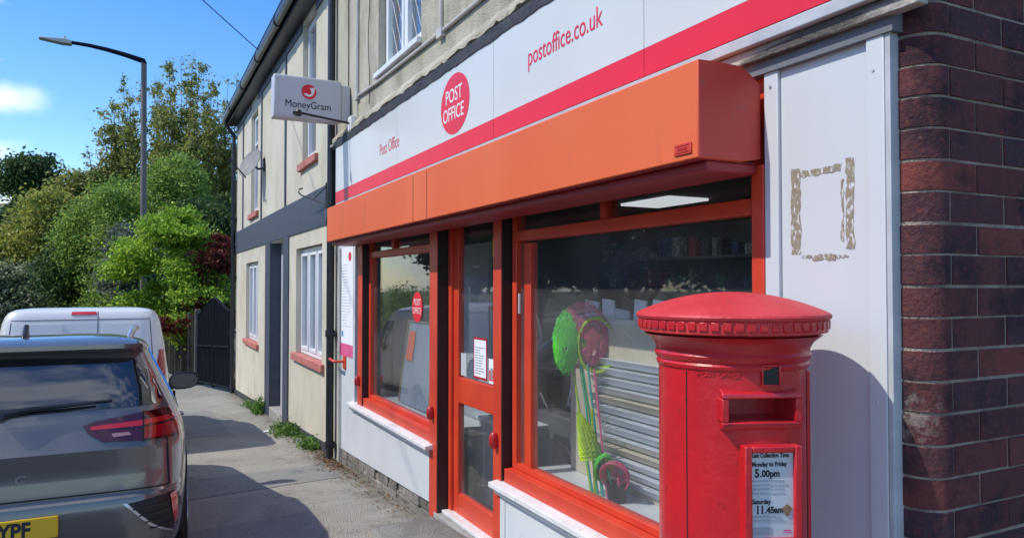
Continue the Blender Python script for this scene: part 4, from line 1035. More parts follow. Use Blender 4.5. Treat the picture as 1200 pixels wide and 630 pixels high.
for sg in (-1, 1):
    # pressed panel outline on each door
    xa, xb_ = sg * .20, sg * .66
    patch('pressed_panel', [(xa, 1.20), (xb_, 1.20), (sg * .60, 1.67), (sg * .56, 1.69), (xa, 1.69)], vr, 'van_paint', van, off=.008, step=.05)
    patch('tail_light', [(sg * .80, 1.37), (sg * .86, 1.37), (sg * .879, 1.0), (sg * .875, .88), (sg * .77, .88), (sg * .77, 1.16)], vr, 'tail_red', van, off=.012, step=.03)
    patch('door_seam', [(sg * .765, .72), (sg * .772, .72), (sg * .70, 1.72), (sg * .693, 1.72)], vr, 'seam', van, off=.003)
    patch('cab_window', [(2.25, 1.15), (3.42, 1.15), (3.05, 1.45), (2.75, 1.66), (2.28, 1.66)], vside(sg), 'car_glass', van, off=.004, step=.06)
    patch('side_moulding', [(1.4, .50), (3.15, .50), (3.15, .60), (1.4, .60)], vside(sg), 'plastic', van, off=.012)
    patch('door_seam', [(2.16, .35), (2.168, .35), (2.168, 1.72), (2.16, 1.72)], vside(sg), 'seam', van, off=.003)
    patch('door_seam', [(1.10, .75), (1.108, .75), (1.108, 1.72), (1.10, 1.72)], vside(sg), 'seam', van, off=.003)
    patch('door_seam', [(3.15, .35), (3.158, .35), (3.158, 1.15), (3.15, 1.15)], vside(sg), 'seam', van, off=.003)
    wheel(van, sg * .775, .95, .32, .2, sg); wheel(van, sg * .775, 3.6, .32, .2, sg)
    q = MB(); q.box(sg * .88, sg * .955, 3.10, 3.28, 1.14, 1.36); q.box(sg * .84, sg * .89, 3.18, 3.24, 1.16, 1.20); q.build('wing_mirror', 'plastic', van, bevel=.03, seg=3)
patch('windscreen', [(-.72, 1.2), (.72, 1.2), (.62, 1.74), (-.62, 1.74)], lambda a, b, o: (a, vs_.front(a, b, o), b), 'car_glass', van, off=.005)
patch('bumper', [(-.86, .33), (.86, .33), (.86, .62), (-.86, .62)], vr, 'plastic', van, off=.02)
MB().box(-.76, .76, .3, 3.9, .24, .40).build('underbody', 'black', van)
# curved stroke lettering on the van flank that shows in the door glass
def ring(y, z, r, w, gap=None):
    mb = MB(); pts = []
    a0, a1 = (R(40), R(320)) if gap else (0, 2 * PI)
    for i in range(33):
        a = a0 + (a1 - a0) * i / 32; pts.append((vs_.side(y, z, 1, .006), y - r * math.cos(a), z + r * math.sin(a)))
    mb.tube(pts, w, 6); return mb

# ------------------------------------------------------------------ street lamp
lb = (.20, 27.0, g(27))
sl = thing('street_lamp', 'tall street lamp with one long arm and flat grey head against the sky', 'street lamp', lb)
zt_ = 8.86
loc(MB().tube([(.20, 27, lb[2]), (.20, 27, lb[2] + 1.4), (.20, 27, lb[2] + 1.45), (.14, 27, zt_)], [.15, .15, .105, .085], 14).build('column', 'lamp_post', sl, smooth=True), sl, lb)
E = Vector((-3.05, 26.6, zt_ + .95))
pts = [(.15, 27, zt_ - .05), (.13, 27, zt_ + .04), (-.4, 27, zt_ + .17), (-.95, 27, zt_ + .27), (-1.45, 27, zt_ + .33), (-1.95, 27, zt_ + .35)]
loc(MB().tube(pts, [.09, .09, .078, .068, .06, .055], 10).build('arm', 'gate_black', sl, smooth=True), sl, lb)
loc(MB().prism([(-1.90, zt_ + .27), (-1.90, zt_ + .38), (-2.05, zt_ + .42), (-2.76, zt_ + .38), (-2.80, zt_ + .34), (-2.15, zt_ + .26)], 'y', 26.84, 27.16).build('lamp_head', 'lamp_head', sl, bevel=.03), sl, lb)
loc(MB().tube([(-2.1, 27, zt_ + .40), (-2.1, 27, zt_ + .52)], .035, 10).build('photocell', 'lamp_head', sl), sl, lb)

# ------------------------------------------------------------------ gate and fence
A = Vector((1.95, 17.95)); B = Vector((1.45, 21.2)); Cc = Vector((.95, 29.0))
def along(P0, P1, t): p = P0.lerp(P1, t); return p.x, p.y, g(p.y)
gt = thing('metal_gate', 'pair of black metal driveway gates with curved tops beyond the house', 'gate', (A.x, A.y, g(A.y)))
gb = (A.x, A.y, g(A.y))
for leaf in (0, 1):
    mb = MB(); fr = MB(); n = 22
    t0, t1 = .03 + leaf * .485, .49 + leaf * .485
    top = []
    for i in range(n + 1):
        t = t0 + (t1 - t0) * i / n; x, y, z = along(A, B, t); s = i / n
        s2 = s if leaf == 0 else 1 - s
        h = 1.88 + .34 * (3 * s2 * s2 - 2 * s2 ** 3); top.append((x, y, z + h))
    for i in range(n):
        a, b = top[i], top[i + 1]; za, zb2 = g(a[1]) + .08, g(b[1]) + .08
        gx = .006
        fx = .2
        b2 = (a[0] + (b[0] - a[0]) * .93, a[1] + (b[1] - a[1]) * .93, a[2] + (b[2] - a[2]) * .93)
        mb.hexa([(a[0], a[1], za), (a[0] + .02, a[1], za), (b2[0] + .02, b2[1], za), (b2[0], b2[1], za), a, (a[0] + .02, a[1], a[2]), (b2[0] + .02, b2[1], b2[2]), b2])
    loc(mb.build('gate_boards', 'gate_black', gt), gt, gb)
    fr.tube(top, .03, 6)
    for hh in (.12, 1.05): fr.tube([(p[0] - .02, p[1], g(p[1]) + hh) for p in (top[0], top[-1])], .028, 6)
    for p in (top[0], top[-1]): fr.tube([(p[0], p[1], g(p[1]) + .05), (p[0], p[1], p[2])], .032, 6)
    for i in range(0, n, 2):
        fr.tube([(top[i][0] - .015, top[i][1], g(top[i][1]) + .1), (top[i][0] - .015, top[i][1], top[i][2])], .009, 4)
    loc(fr.build('gate_frame', 'gate_black', gt), gt, gb)
for i, t in enumerate((0.0, 1.0)):
    x, y, z = along(A, B, t); 
    if i: tag(MB().box(x - .07, x + .07, y - .0, y + .14, z - .1, z + 2.0).build('gate_post', 'post_grey', None, bevel=.01), 'grey concrete post between the black gates and the dark fence', 'post')
fn = thing('garden_fence', 'dark board fence with grey concrete posts running on beyond the gates', 'fence', (B.x, B.y, g(B.y))); fb = (B.x, B.y, g(B.y))
kk = 5
FP = [(B.x, B.y + .2)] + [(B.x + (Cc.x - B.x) * i / kk, B.y + .2 + (Cc.y - B.y) * i / kk) for i in range(1, kk + 1)]
yy = 29.2
for i in range(6): yy += 2.2; FP.append((.95 + bend(yy) - bend(29.2), yy))
for i in range(len(FP) - 1):
    a, b = FP[i], FP[i + 1]; mb = MB()
    m_ = 14
    for j in range(m_):
        p = (a[0] + (b[0] - a[0]) * (j + .02) / m_, a[1] + (b[1] - a[1]) * (j + .02) / m_); q_ = (a[0] + (b[0] - a[0]) * (j + .94) / m_, a[1] + (b[1] - a[1]) * (j + .94) / m_); h = 1.9
        mb.hexa([(p[0], p[1], g(p[1])), (p[0] + .02, p[1], g(p[1])), (q_[0] + .02, q_[1], g(q_[1])), (q_[0], q_[1], g(q_[1])), (p[0], p[1], g(p[1]) + h), (p[0] + .02, p[1], g(p[1]) + h), (q_[0] + .02, q_[1], g(q_[1]) + h), (q_[0], q_[1], g(q_[1]) + h)])
    loc(mb.build('fence_panel', 'fence_dark', fn), fn, fb)
    loc(MB().box(a[0] - .045, a[0] + .045, a[1] - .045, a[1] + .045, g(a[1]) - .1, g(a[1]) + 1.95).build('fence_post', 'post_grey', fn, bevel=.01), fn, fb)

# ------------------------------------------------------------------ vegetation
def leaves(name, m, parent, blobs, n, size, seed, clump=.35, nclump=None, flat=.5, droop=0, base=(0, 0, 0)):
    """blobs: (x,y,z,rx,ry,rz,weight)"""
    r = np.random.default_rng(seed); w = np.array([b[6] if len(b) > 6 else b[3] * b[4] + b[3] * b[5] for b in blobs], float); w /= w.sum()
    nc = nclump or max(20, n // 42)
    bi = r.choice(len(blobs), nc, p=w); bb = np.array([b[:6] for b in blobs])[bi]
    d = r.normal(size=(nc, 3)); d /= np.linalg.norm(d, axis=1)[:, None]
    rad = r.uniform(.55, 1.04, nc) ** .7
    cc = bb[:, :3] + d * bb[:, 3:6] * rad[:, None]
    k = r.integers(0, nc, n); sc = r.uniform(.5, 1.3, nc)[k][:, None] * clump
    pos = cc[k] + r.normal(size=(n, 3)) * sc * np.array([1, 1, flat])
    if droop: pos[:, 2] -= droop * np.linalg.norm((pos - cc[k])[:, :2], axis=1)
    a = r.normal(size=(n, 3)); a /= np.linalg.norm(a, axis=1)[:, None]
    nrm = r.normal(size=(n, 3)) + np.array([0, 0, .9]); 
    b = np.cross(nrm, a); b /= np.linalg.norm(b, axis=1)[:, None]
    s = (size * r.uniform(.45, 1.5, n))[:, None]
    a = a * s; b = b * s * .55
    V = np.stack([pos - a, pos + b * 1.0, pos + a, pos - b], 1).reshape(-1, 3)
    me = bpy.data.meshes.new(name); me.vertices.add(4 * n); me.vertices.foreach_set('co', V.ravel())
    me.loops.add(4 * n); me.loops.foreach_set('vertex_index', np.arange(4 * n, dtype=np.int32))
    me.polygons.add(n); me.polygons.foreach_set('loop_start', np.arange(0, 4 * n, 4, dtype=np.int32)); me.update(calc_edges=True)
    o = link(name, me, m, parent); 
    if parent: o.matrix_parent_inverse = Matrix.Translation(Vector(base) * -1)
    return o
def limb(mb, p0, p1, r0, r1, q, n=5, j=.12):
    p0, p1 = Vector(p0), Vector(p1); L = (p1 - p0).length; pts = []
    for i in range(n + 1):
        t = i / n; p = p0.lerp(p1, t) + Vector((q.uniform(-j, j), q.uniform(-j, j), 0)) * L * .25 * (0 if i in (0,) else 1); pts.append(tuple(p))
    mb.tube(pts, [r0 + (r1 - r0) * i / n for i in range(n + 1)], 7); return pts
def tree(name, label, cat, x, y, m, blobs, n, size, seed, trunk_h, tr=.18, group=None, clump=.35, flat=.5, droop=0, base_z=None):
    z = (g(y) - .2) if base_z is None else base_z; base = (x, y, z); q = random.Random(seed)
    t = thing(name, label, cat, base, group=group)
    mb = MB(); top = (x + q.uniform(-.2, .2), y, z + trunk_h); limb(mb, (x, y, z), top, tr, tr * .6, q)
    bl = sorted(blobs, key=lambda b: -b[3])[:12]
    for b in bl: limb(mb, (x, y, z + trunk_h * q.uniform(.4, .95)), (b[0], b[1], b[2]), tr * .5, tr * .12, q)
    o = mb.build('trunk', 'bark', t, smooth=True); o.matrix_parent_inverse = Matrix.Translation(Vector(base) * -1)
    leaves('crown', m, t, blobs, n, size, seed, clump, None, flat, droop, base)
    return t
def blobset(cx, cy, cz, rx, ry, rz, k, seed, s=.42):
    q = random.Random(seed); out = [(cx, cy, cz, rx * .80, ry * .80, rz * .80)]
    for i in range(k):
        a = q.uniform(0, 2 * PI); e = q.uniform(-.6, 1.0); r = math.sqrt(max(0, 1 - e * e * .8)); f = s * q.uniform(.6, 1.25)
        out.append((cx + rx * .78 * r * math.cos(a), cy + ry * .78 * r * math.sin(a), cz + rz * .78 * e, rx * f, ry * f, rz * f * .85))
    return out
# big feathery green tree
tree('cypress_tree', 'large mid green feathery tree filling the middle behind the street lamp', 'tree', .6, 38, 'leaf_mid', blobset(.4, 37.5, 2.4, 3.3, 3.0, 4.8, 26, 11, .30), 150000, .060, 11, 5, .3, clump=.27, flat=.8)
tree('cypress_tree', 'dark green tree wedged under the left side of the large feathery tree', 'tree', -1.9, 39.5, 'leaf_dark', blobset(-2.0, 39.0, 1.2, 1.5, 1.5, 3.2, 8, 12, .4), 26000, .09, 12, 3, .2)
tree('broadleaf_tree', 'yellowish green tree at the left edge above the van roof', 'tree', -4.2, 45, 'leaf_olive', blobset(-4.6, 45, 2.6, 2.3, 2.2, 4.2, 12, 13, .38), 42000, .10, 13, 3, .22, clump=.4)
tree('broadleaf_tree', 'dark bushy tree rising at the far left against the sky', 'tree', -5.9, 54, 'leaf_dark', blobset(-6.0, 54, 8.2, 1.4, 1.4, 1.9, 8, 14, .4) + blobset(-5.2, 53, 5.4, 2.6, 2, 2.2, 8, 15, .4), 34000, .12, 14, 7, .3, clump=.4)
tree('broadleaf_tree', 'olive green rounded tree between the far left dark tree and the feathery tree', 'tree', -2.6, 47, 'leaf_tall', blobset(-2.3, 47, 5.0, 2.2, 2.4, 2.8, 12, 16, .36), 40000, .10, 16, 5, .25, clump=.4)
tree('flowering_shrub', 'pale flowering shrub at the left edge beside the yellowish tree', 'shrub', -4.9, 41, 'leaf_pale', blobset(-5.1, 41, .9, 1.0, 1.2, 1.7, 8, 17, .4), 16000, .08, 17, 1.2, .08, clump=.3)
tree('holly_shrub', 'grey green shrub between the feathery tree and the bright lime maple', 'shrub', .25, 31.5, 'leaf_grey', blobset(-.05, 31.5, 1.6, 1.15, 1.2, 2.2, 9, 18, .4), 30000, .06, 18, 1.6, .1, clump=.2)
# lime maple with layered branches
mb_ = []
q = random.Random(21)
for i in range(46):
    a = q.uniform(0, 2 * PI); h = q.uniform(0, 1); r = (1 - h) ** .6 * 1.75 * q.uniform(.45, 1.25) + .1
    mb_.append((.95 + r * math.cos(a), 25.0 + r * math.sin(a) * .8, .3 + h * 3.55 + q.uniform(-.3, .3), .42, .42, q.uniform(.12, .3)))
tree('maple_tree', 'bright lime green maple hanging over the fence', 'tree', 1.35, 25.2, 'leaf_lime', mb_, 42000, .05, 21, 2.4, .10, clump=.19, flat=.5, droop=.3)
mb_ = []
for i in range(18):
    a = q.uniform(0, 2 * PI); h = q.uniform(0, 1); r = (1 - h) ** .6 * 1.15 * q.uniform(.5, 1) + .08
    mb_.append((2.15 + r * math.cos(a), 24.2 + r * math.sin(a) * .8, .55 + h * 2.3 + q.uniform(-.2, .2), .32, .32, q.uniform(.1, .26)))
tree('maple_tree', 'small dark red Japanese maple above the black gates', 'tree', 2.1, 24.2, 'leaf_red', mb_, 6500, .055, 22, 1.8, .07, clump=.16, flat=.35, droop=.25)
mb_ = [(1.0 + q.uniform(-.6, .6), 23.2 + q.uniform(-.4, .4), .55 + q.uniform(-.25, .25), .25, .25, .08) for i in range(6)]
tree('maple_tree', 'low reddish brown maple branches drooping over the gate end', 'tree', 1.55, 23.4, 'leaf_red', mb_, 1600, .055, 23, 1.0, .04, clump=.15, flat=.35, droop=.3)
# tall tree of upright shoots
def shoots():
    base = (3.0, 45, g(45) - .2); t = thing('tall_tree', 'very tall thin-leaved tree with upright shoots against the sky', 'tree', base); q = random.Random(31); mb = MB(); blobs = []
    limb(mb, base, (3.0, 45, 4.5), .3, .2, q)
    for i in range(60):
        a = q.uniform(0, 2 * PI); r0 = q.uniform(.2, 1); x = 2.2 + math.cos(a) * 5.0 * r0; y = 45 + math.sin(a) * 3.5 * r0
        u_ = (x + 2.8) / 10
        ztop = 8.0 + 5.2 * min(1, max(0, (x + 3.4) / 5.0)) ** .7 + q.uniform(-1.8, .9)
        p0 = (3.0 + (x - 3) * .25, 45 + (y - 45) * .3, q.uniform(2.5, 5)); p1 = (x, y, q.uniform(5.5, 7.5)); p2 = (x + (x - 2.2) * .12, y, ztop)
        limb(mb, p0, p1, .06, .035, q, 4); limb(mb, p1, p2, .035, .008, q, 4, .06)
        k = 9
        for j in range(k):
            f = (j + q.random()) / k; bx = p1[0] + (p2[0] - p1[0]) * f; by = p1[1] + (p2[1] - p1[1]) * f; bz = p1[2] - 1 + (p2[2] - p1[2] + 1.0) * f; s = .34 * (1.15 - f * .75)
            blobs.append((bx + q.uniform(-.2, .2), by, bz, s, s, s * 1.2, s * s))
    o = mb.build('trunk', 'bark', t); o.matrix_parent_inverse = Matrix.Translation(Vector(base) * -1)
    leaves('crown', 'leaf_tall', t, blobs, 80000, .085, 31, .17, 3600, 1.0, 0, base)
shoots()
tree('broadleaf_tree', 'dense green tree low behind the maple beside the house gutter', 'tree', 4.6, 36, 'leaf_dark', blobset(4.2, 36, 2.6, 2.6, 2.2, 4.0, 10, 33, .4), 36000, .09, 33, 4, .25)
# long hedge closing the distance
hb = []
for i in range(22):
    y = 33 + i * 1.6; hb.append((.9 + bend(y) - bend(29.2) + 2.0 + rnd.uniform(-.5, .5) - .8, y, g(y) + 1.5 + rnd.uniform(-.3, .5), 1.4, 1.2, 1.8))
o = leaves('hedge', 'leaf_mid', None, hb, 42000, .11, 40, .4); tag(o, 'overgrown green hedge row behind the fence at the bend in the road', 'hedge')
# trees across the road (seen mirrored in the shop windows)
for i, (x, y, h, mm) in enumerate([(-12.5, 3.5, 6.0, 'leaf_dark'), (-11.5, 9.0, 7.0, 'leaf_mid'), (-12.5, 15.5, 6.2, 'leaf_tall'), (-11.8, 22, 7.2, 'leaf_dark'), (-12.5, 30, 8.2, 'leaf_mid'), (-13, 39, 8.5, 'leaf_dark')]):
    tree('roadside_tree', ['dark leafy tree across the road opposite the pillar box', 'mid green tree across the road opposite the shop door', 'olive green tree across the road opposite the drainpipe', 'dark tree across the road opposite the house door', 'green tree across the road opposite the gates', 'dark tree across the road opposite the fence'][i], 'tree', x, y, mm,
         blobset(x, y, h * .52, 2.6, 3.6, h * .46, 9, 50 + i, .4), 11000, .20, 50 + i, 3, .25, clump=.5, group=None)
# weeds at the wall foot
def weed(x, y, n, hgt, spread, label, seed):
    q = random.Random(seed); bl = []
    for i in range(max(3, int(spread * 55))):
        a = q.uniform(0, 2 * PI); r = q.uniform(0, spread); bx, by = min(1.95, x + r * math.cos(a) * .5), y + r * math.sin(a) * 1.7; h = hgt * q.uniform(.3, 1) * (1 - .5 * r / spread)
        bl.append((bx, by, g(by) + h * .45, .05, .13, h * .5))
    tag(leaves('weed_clump', 'leaf_weed', None, bl, n * 3, .022, seed, .045, 140, 1.0), label, 'weeds', kind='stuff' if spread > .15 else None)
weed(1.90, 13.4, 260, .42, .20, 'bushy green weed at the wall foot before the navy door surround', 1)
weed(1.92, 14.6, 120, .16, .3, 'small low weed at the wall foot beneath the farther red window sill', 2)
weed(1.88, 10.6, 300, .20, .42, 'spreading green weeds at the wall foot just past the doorstep', 3)
weed(1.90, 9.3, 200, .12, .30, 'low trail of weeds at the wall foot near the drainpipe', 4)
weed(1.55, 21.6, 160, .25, .12, 'grassy tuft at the foot of the post beside the gates', 5)
mb = MB(); q = random.Random(9)
for i in range(1500):
    y = 5.4 + abs(q.gauss(0, 1)) * 3.2 if q.random() < .35 else q.gauss(8.0, .45); x = 1.97 - abs(q.gauss(0, .10)); s = q.uniform(.006, .02)
    if y > 16: continue
    a = q.uniform(0, PI); z = g(y) + .004 + q.uniform(0, .008)
    mb.add([(x + s * math.cos(a), y + s * math.sin(a), z), (x - s * .5 * math.sin(a), y + s * .5 * math.cos(a), z + q.uniform(0, .01)), (x - s * math.cos(a), y - s * math.sin(a), z), (x + s * .5 * math.sin(a), y - s * .5 * math.cos(a), z)], [(0, 1, 2, 3)])
tag(MB().hexa([(1.62, 10.9, g(10.9) + .005), (1.70, 10.93, g(10.9) + .005), (1.69, 11.0, g(11) + .005), (1.61, 10.98, g(11) + .005), (1.63, 10.9, g(10.9) + .02), (1.70, 10.94, g(10.9) + .012), (1.69, 10.99, g(11) + .03), (1.62, 10.98, g(11) + .012)]).build('paper_scrap', 'paper'), 'small scrap of white litter on the pavement beside the weeds', 'litter')
tag(mb.build('leaf_litter', 'litter'), 'dry brown leaves and grit gathered along the wall foot', 'leaf litter', kind='stuff')

# ------------------------------------------------------------------ shop interior and window display
sh = thing('display_ledge', 'pale green-white display ledge inside the large shop window', 'ledge', (2.2, 3, .44))
b_ = (2.2, 3, .44)
loc(MB().box(2.121, 2.40, 1.70, 3.98, .40, .445).build('ledge_top', 'shelf_white', sh, bevel=.003), sh, b_)
loc(MB().box(2.36, 2.40, 1.70, 3.98, -.12, .399).build('ledge_front', 'interior', sh), sh, b_)
# card rack
rb_ = (2.32, 2.9, .446)
rk = thing('card_rack', 'cream card rack with grey slatted pockets behind the shop window, back to the street', 'rack', rb_)
mb = MB(); mb.box(2.345, 2.36, 1.75, 3.84, .446, 1.365)
loc(mb.build('back_board', 'cream', rk, bevel=.003), rk, rb_)
q = random.Random(12)
for i in range(13):
    zc_ = 1.13 - i * .052; 
    if i in (4, 9): 
        m_ = 'cream'
    else: m_ = 'slat_grey'
    ye = 3.62 - (.02 * (i % 4)) - .012 * i
    mb = MB().hexa([(2.325, 1.78, zc_ - .022), (2.343, 1.78, zc_ - .022), (2.343, ye, zc_ - .022), (2.325, ye, zc_ - .022), (2.29, 1.78, zc_ + .018), (2.343, 1.78, zc_ + .018), (2.343, ye - .01, zc_ + .018), (2.29, ye - .01, zc_ + .018)])
    o = loc(mb.build('pocket', m_, rk, bevel=.002), rk, rb_)
# cards standing along the rack's top
for i in range(12):
    y = 3.66 - i * .155 + q.uniform(-.03, .03); w = q.uniform(.05, .075); h = q.uniform(.07, .15); tl_ = q.uniform(-.02, .02); x = 2.37 + q.uniform(0, .03)
    mb = MB().hexa([(x, y - w, 1.30), (x + .012, y - w, 1.30), (x + .012, y + w, 1.30), (x, y + w, 1.30), (x, y - w + tl_, 1.33 + h), (x + .012, y - w + tl_, 1.33 + h), (x + .012, y + w + tl_, 1.34 + h), (x, y + w + tl_, 1.34 + h)])
    tag(mb.build('envelope', ['paper', 'paper', 'paper_grey'][i % 3]), 'white card envelope poking up behind the top edge of the card rack', 'envelope', 'envelopes along the top of the card rack')

# fishing nets
def netbag(c, rx, ry, depth, ang, m, name, parent, inv, n=18, rings=11, seed=0, th=.0018, hoop='net_pink'):
    q = random.Random(seed); mb = MB(); M_ = Matrix.Translation(c) @ Matrix.Rotation(ang[2], 4, 'Z') @ Matrix.Rotation(ang[0], 4, 'X') @ Matrix.Rotation(ang[1], 4, 'Y')
    for i in range(rings + 1):
        f = i / rings; s = math.cos(f * PI / 2) ** .6 if f < 1 else .2
        for j in range(n):
            a = 2 * PI * j / n; k = 1 + q.uniform(-.10, .10)
            mb.v.append(tuple(M_ @ Vector((rx * s * math.cos(a) * k, ry * s * math.sin(a) * k - .05 * f * f, -depth * f))))
    for i in range(rings):
        for j in range(n):
            a, b, c_, d_ = i * n + j, i * n + (j + 1) % n, (i + 1) * n + (j + 1) % n, (i + 1) * n + j
            mb.f += [(a, b, c_), (a, c_, d_)]
    o = mb.build(name, m, parent); o.matrix_parent_inverse = inv
    w = o.modifiers.new('w', 'WIREFRAME'); w.thickness = th * 2; w.use_replace = True
    hp_ = [tuple(M_ @ Vector((rx * math.cos(2 * PI * j / 32), ry * math.sin(2 * PI * j / 32), 0))) for j in range(32)]
    h = MB().tube(hp_, .004, 6, closed=True).build('hoop', hoop, parent, smooth=True); h.matrix_parent_inverse = inv
def net(label, poles, c, rx, ry, depth, ang, m, pm, seed, hoop, group=None, n=26, rings=16, th=.0018):
    base = poles[0]; t = thing('fishing_net', label, 'fishing net', base, group=group); inv = Matrix.Translation(Vector(base) * -1)
    o = MB().tube([poles[0], poles[1]], .006, 8).build('pole', pm, t, smooth=True); o.matrix_parent_inverse = inv
    netbag(c, rx, ry, depth, ang, m, 'net_bag', t, inv, n, rings, seed, th, hoop)
zL = .446
face = (R(70), 0, R(-35))
net('bright green fishing net bag, leftmost and highest in the window', ((2.17, 3.33, zL), (2.19, 3.58, 1.14)), (2.15, 3.56, 1.24), .072, .165, -.06, (R(80), 0, R(-38)), 'net_green', 'pole_teal', 1, 'net_green', n=46, rings=30, th=.0027)
net('pink fishing net in a round hoop behind the bright green one', ((2.21, 3.30, zL), (2.21, 3.50, 1.12)), (2.23, 3.52, 1.27), .135, .18, -.04, (R(85), 0, R(-35)), 'net_pink', 'pole_green', 2, 'net_pink', n=36, rings=22, th=.0015)
net('yellow fishing net at the right of the pink hoop', ((2.19, 3.22, zL), (2.20, 3.36, 1.10)), (2.27, 3.44, 1.22), .10, .15, .14, (R(85), 0, R(-30)), 'net_yellow', 'net_pink', 3, 'net_yellow', n=36, rings=22, th=.0022)
net('yellow-green pointed fishing net hanging halfway down the poles', ((2.15, 3.28, zL), (2.16, 3.32, .90)), (2.14, 3.30, .64), .06, .05, .23, (R(172), R(5), 0), 'net_yellow', 'net_yellow', 4, 'net_yellow', n=16, rings=10, th=.0035)
net('small bright green fishing net low in the black pot', ((2.20, 3.16, zL), (2.17, 3.20, .62)), (2.17, 3.22, .60), .05, .085, .08, (R(120), R(20), R(-30)), 'net_green', 'pole_green', 5, 'net_green', n=18, rings=10, th=.003)
net('small pink fishing net low in the black pot, right of the green one', ((2.20, 3.12, zL), (2.17, 3.10, .58)), (2.16, 3.12, .58), .075, .09, .10, (R(120), R(-25), R(-30)), 'net_pink', 'net_pink', 6, 'net_pink', n=20, rings=12, th=.0016)
pc = MB()
for i, (dx, dy, m_) in enumerate([(0, 0, 'pole_green'), (.02, .02, 'net_pink'), (-.015, .03, 'net_yellow'), (.01, -.03, 'pole_teal')]):
    tag(MB().tube([(2.18 + dx, 3.30 + dy * 1.3, zL), (2.20 + dx, 3.50 + dy * 2, 1.12)], .006, 8).build('bamboo_cane', m_, smooth=True), ['green net pole standing between the coloured poles', 'pink net pole in the bundle below the hoops', 'yellow net pole in the bundle below the hoops', 'teal net pole in the bundle below the hoops'][i], 'pole', 'net poles in the window')
tag(MB().lathe([(.045, 0), (.055, .10), (.05, .10), (.04, .01)], 20, (2.20, 3.15, zL)).build('pot', 'black', smooth=True), 'small black pot holding the little nets on the display ledge', 'pot')

# trolley with crossed metal legs, seen dimly behind the glass
tb_ = (2.9, 4.6, -.12); tr_ = thing('folding_trolley', 'dark folding trolley with crossed metal legs inside the shop, left of the rack', 'trolley', tb_)
mb = MB(); 
for yy in (4.35, 4.75): mb.tube([(2.7, yy, -.1), (3.1, yy + .25, .9)], .010, 6); mb.tube([(3.1, yy, -.1), (2.7, yy + .1, .75)], .010, 6)
loc(mb.build('leg_frame', 'silver', tr_, smooth=True), tr_, tb_)
loc(MB().box(2.7, 3.15, 4.3, 5.0, .42, .62).build('basket', 'shelf_dark', tr_, bevel=.02), tr_, tb_)

# shelving at the back
for nm_, c_ in dict(pk_red=(.28, .03, .04), pk_blue=(.05, .09, .22), pk_grey=(.26, .27, .29), pk_dark=(.05, .05, .06), pk_white=(.42, .43, .44), pk_brown=(.16, .11, .07), pk_green=(.05, .12, .08)).items(): mat(nm_, c_, tuple(min(1, x * 2.2) for x in c_), scale=30, rough=.5, lo=.5, hi=.56)
cols_ = ['pk_red', 'pk_blue', 'pk_grey', 'pk_dark', 'pk_dark', 'pk_white', 'pk_brown', 'pk_green', 'pk_grey']
ub = (5.4, 5, -.12); un = thing('shelf_unit', 'long dark shelving unit at the back of the shop', 'shelving', ub)
loc(MB().box(5.75, 5.8, 2.2, 8.2, -.12, 2.25).build('back_panel', 'shelf_dark', un), un, ub)
lev = (.35, .78, 1.18, 1.52, 1.86)
for zq in lev: loc(MB().box(5.35, 5.75, 2.2, 8.2, zq - .03, zq).build('shelf', 'interior', un, bevel=.003), un, ub)
q = random.Random(77)
for li, zq in enumerate(lev[1:]):
    y = 2.3
    while y < 8.1:
        w = q.uniform(.06, .16); h = q.uniform(.10, .25); 
        if q.random() < .8:
            tag(MB().box(5.42 + q.uniform(0, .1), 5.60, y, y + w * .92, zq + .001, zq + h).build('packet', q.choice(cols_), bevel=.004),
                'small stationery packet standing on the ' + ['second lowest', 'middle', 'second highest', 'top'][li] + ' shelf at the back of the shop', 'packet', 'packets on the ' + ['second lowest', 'middle', 'second highest', 'top'][li] + ' back shelf')
        y += w + q.uniform(0, .05)
tag(MB().box(4.6, 5.1, 5.7, 6.5, 2.395, 2.418).build('ceiling_light', 'light_panel'), 'lit square ceiling light panel inside the shop', 'ceiling light')
tag(MB().box(6.4, 7.0, 2.6, 3.4, 2.395, 2.418).build('ceiling_light', 'light_panel'), 'lit ceiling light panel deep in the far right corner of the shop', 'ceiling light')
# cabinet behind the door
kb = (2.5, 5.1, -.12); kc = thing('white_cabinet', 'low pale cabinet just inside the shop door', 'cabinet', kb)
loc(MB().box(2.42, 2.75, 4.75, 5.35, -.125, .50).build('carcass', 'cabinet', kc, bevel=.006), kc, kb)
loc(MB().box(2.40, 2.77, 4.73, 5.37, .501, .53).build('lid', 'upvc', kc, bevel=.006), kc, kb)
loc(MB().box(2.405, 2.419, 4.75, 5.35, -.12, .0).build('kickboard', 'upvc', kc), kc, kb)

# window one: easel board, sticker, ledge
eb = (2.3, 6.5, .5); ez = thing('easel_board', 'blue-grey board with wooden edge leaning inside the smaller shop window', 'notice board', eb)
loc(MB().hexa([(2.22, 5.95, .46), (2.24, 5.95, .46), (2.24, 6.72, .46), (2.22, 6.72, .46), (2.34, 6.1, 1.20), (2.36, 6.1, 1.20), (2.36, 6.78, 1.20), (2.34, 6.78, 1.20)]).build('board', 'board_blue', ez), ez, eb)
loc(MB().tube([(2.215, 5.94, .46), (2.335, 6.09, 1.21), (2.335, 6.79, 1.21), (2.215, 6.73, .46)], .010, 6).build('edge', 'wood_edge', ez), ez, eb)
loc(MB().hexa([(2.272, 6.52, .85), (2.274, 6.52, .85), (2.274, 6.70, .85), (2.272, 6.70, .85), (2.318, 6.55, 1.12), (2.32, 6.55, 1.12), (2.32, 6.72, 1.12), (2.318, 6.72, 1.12)]).build('leaflet', 'box_orange', ez), ez, eb)
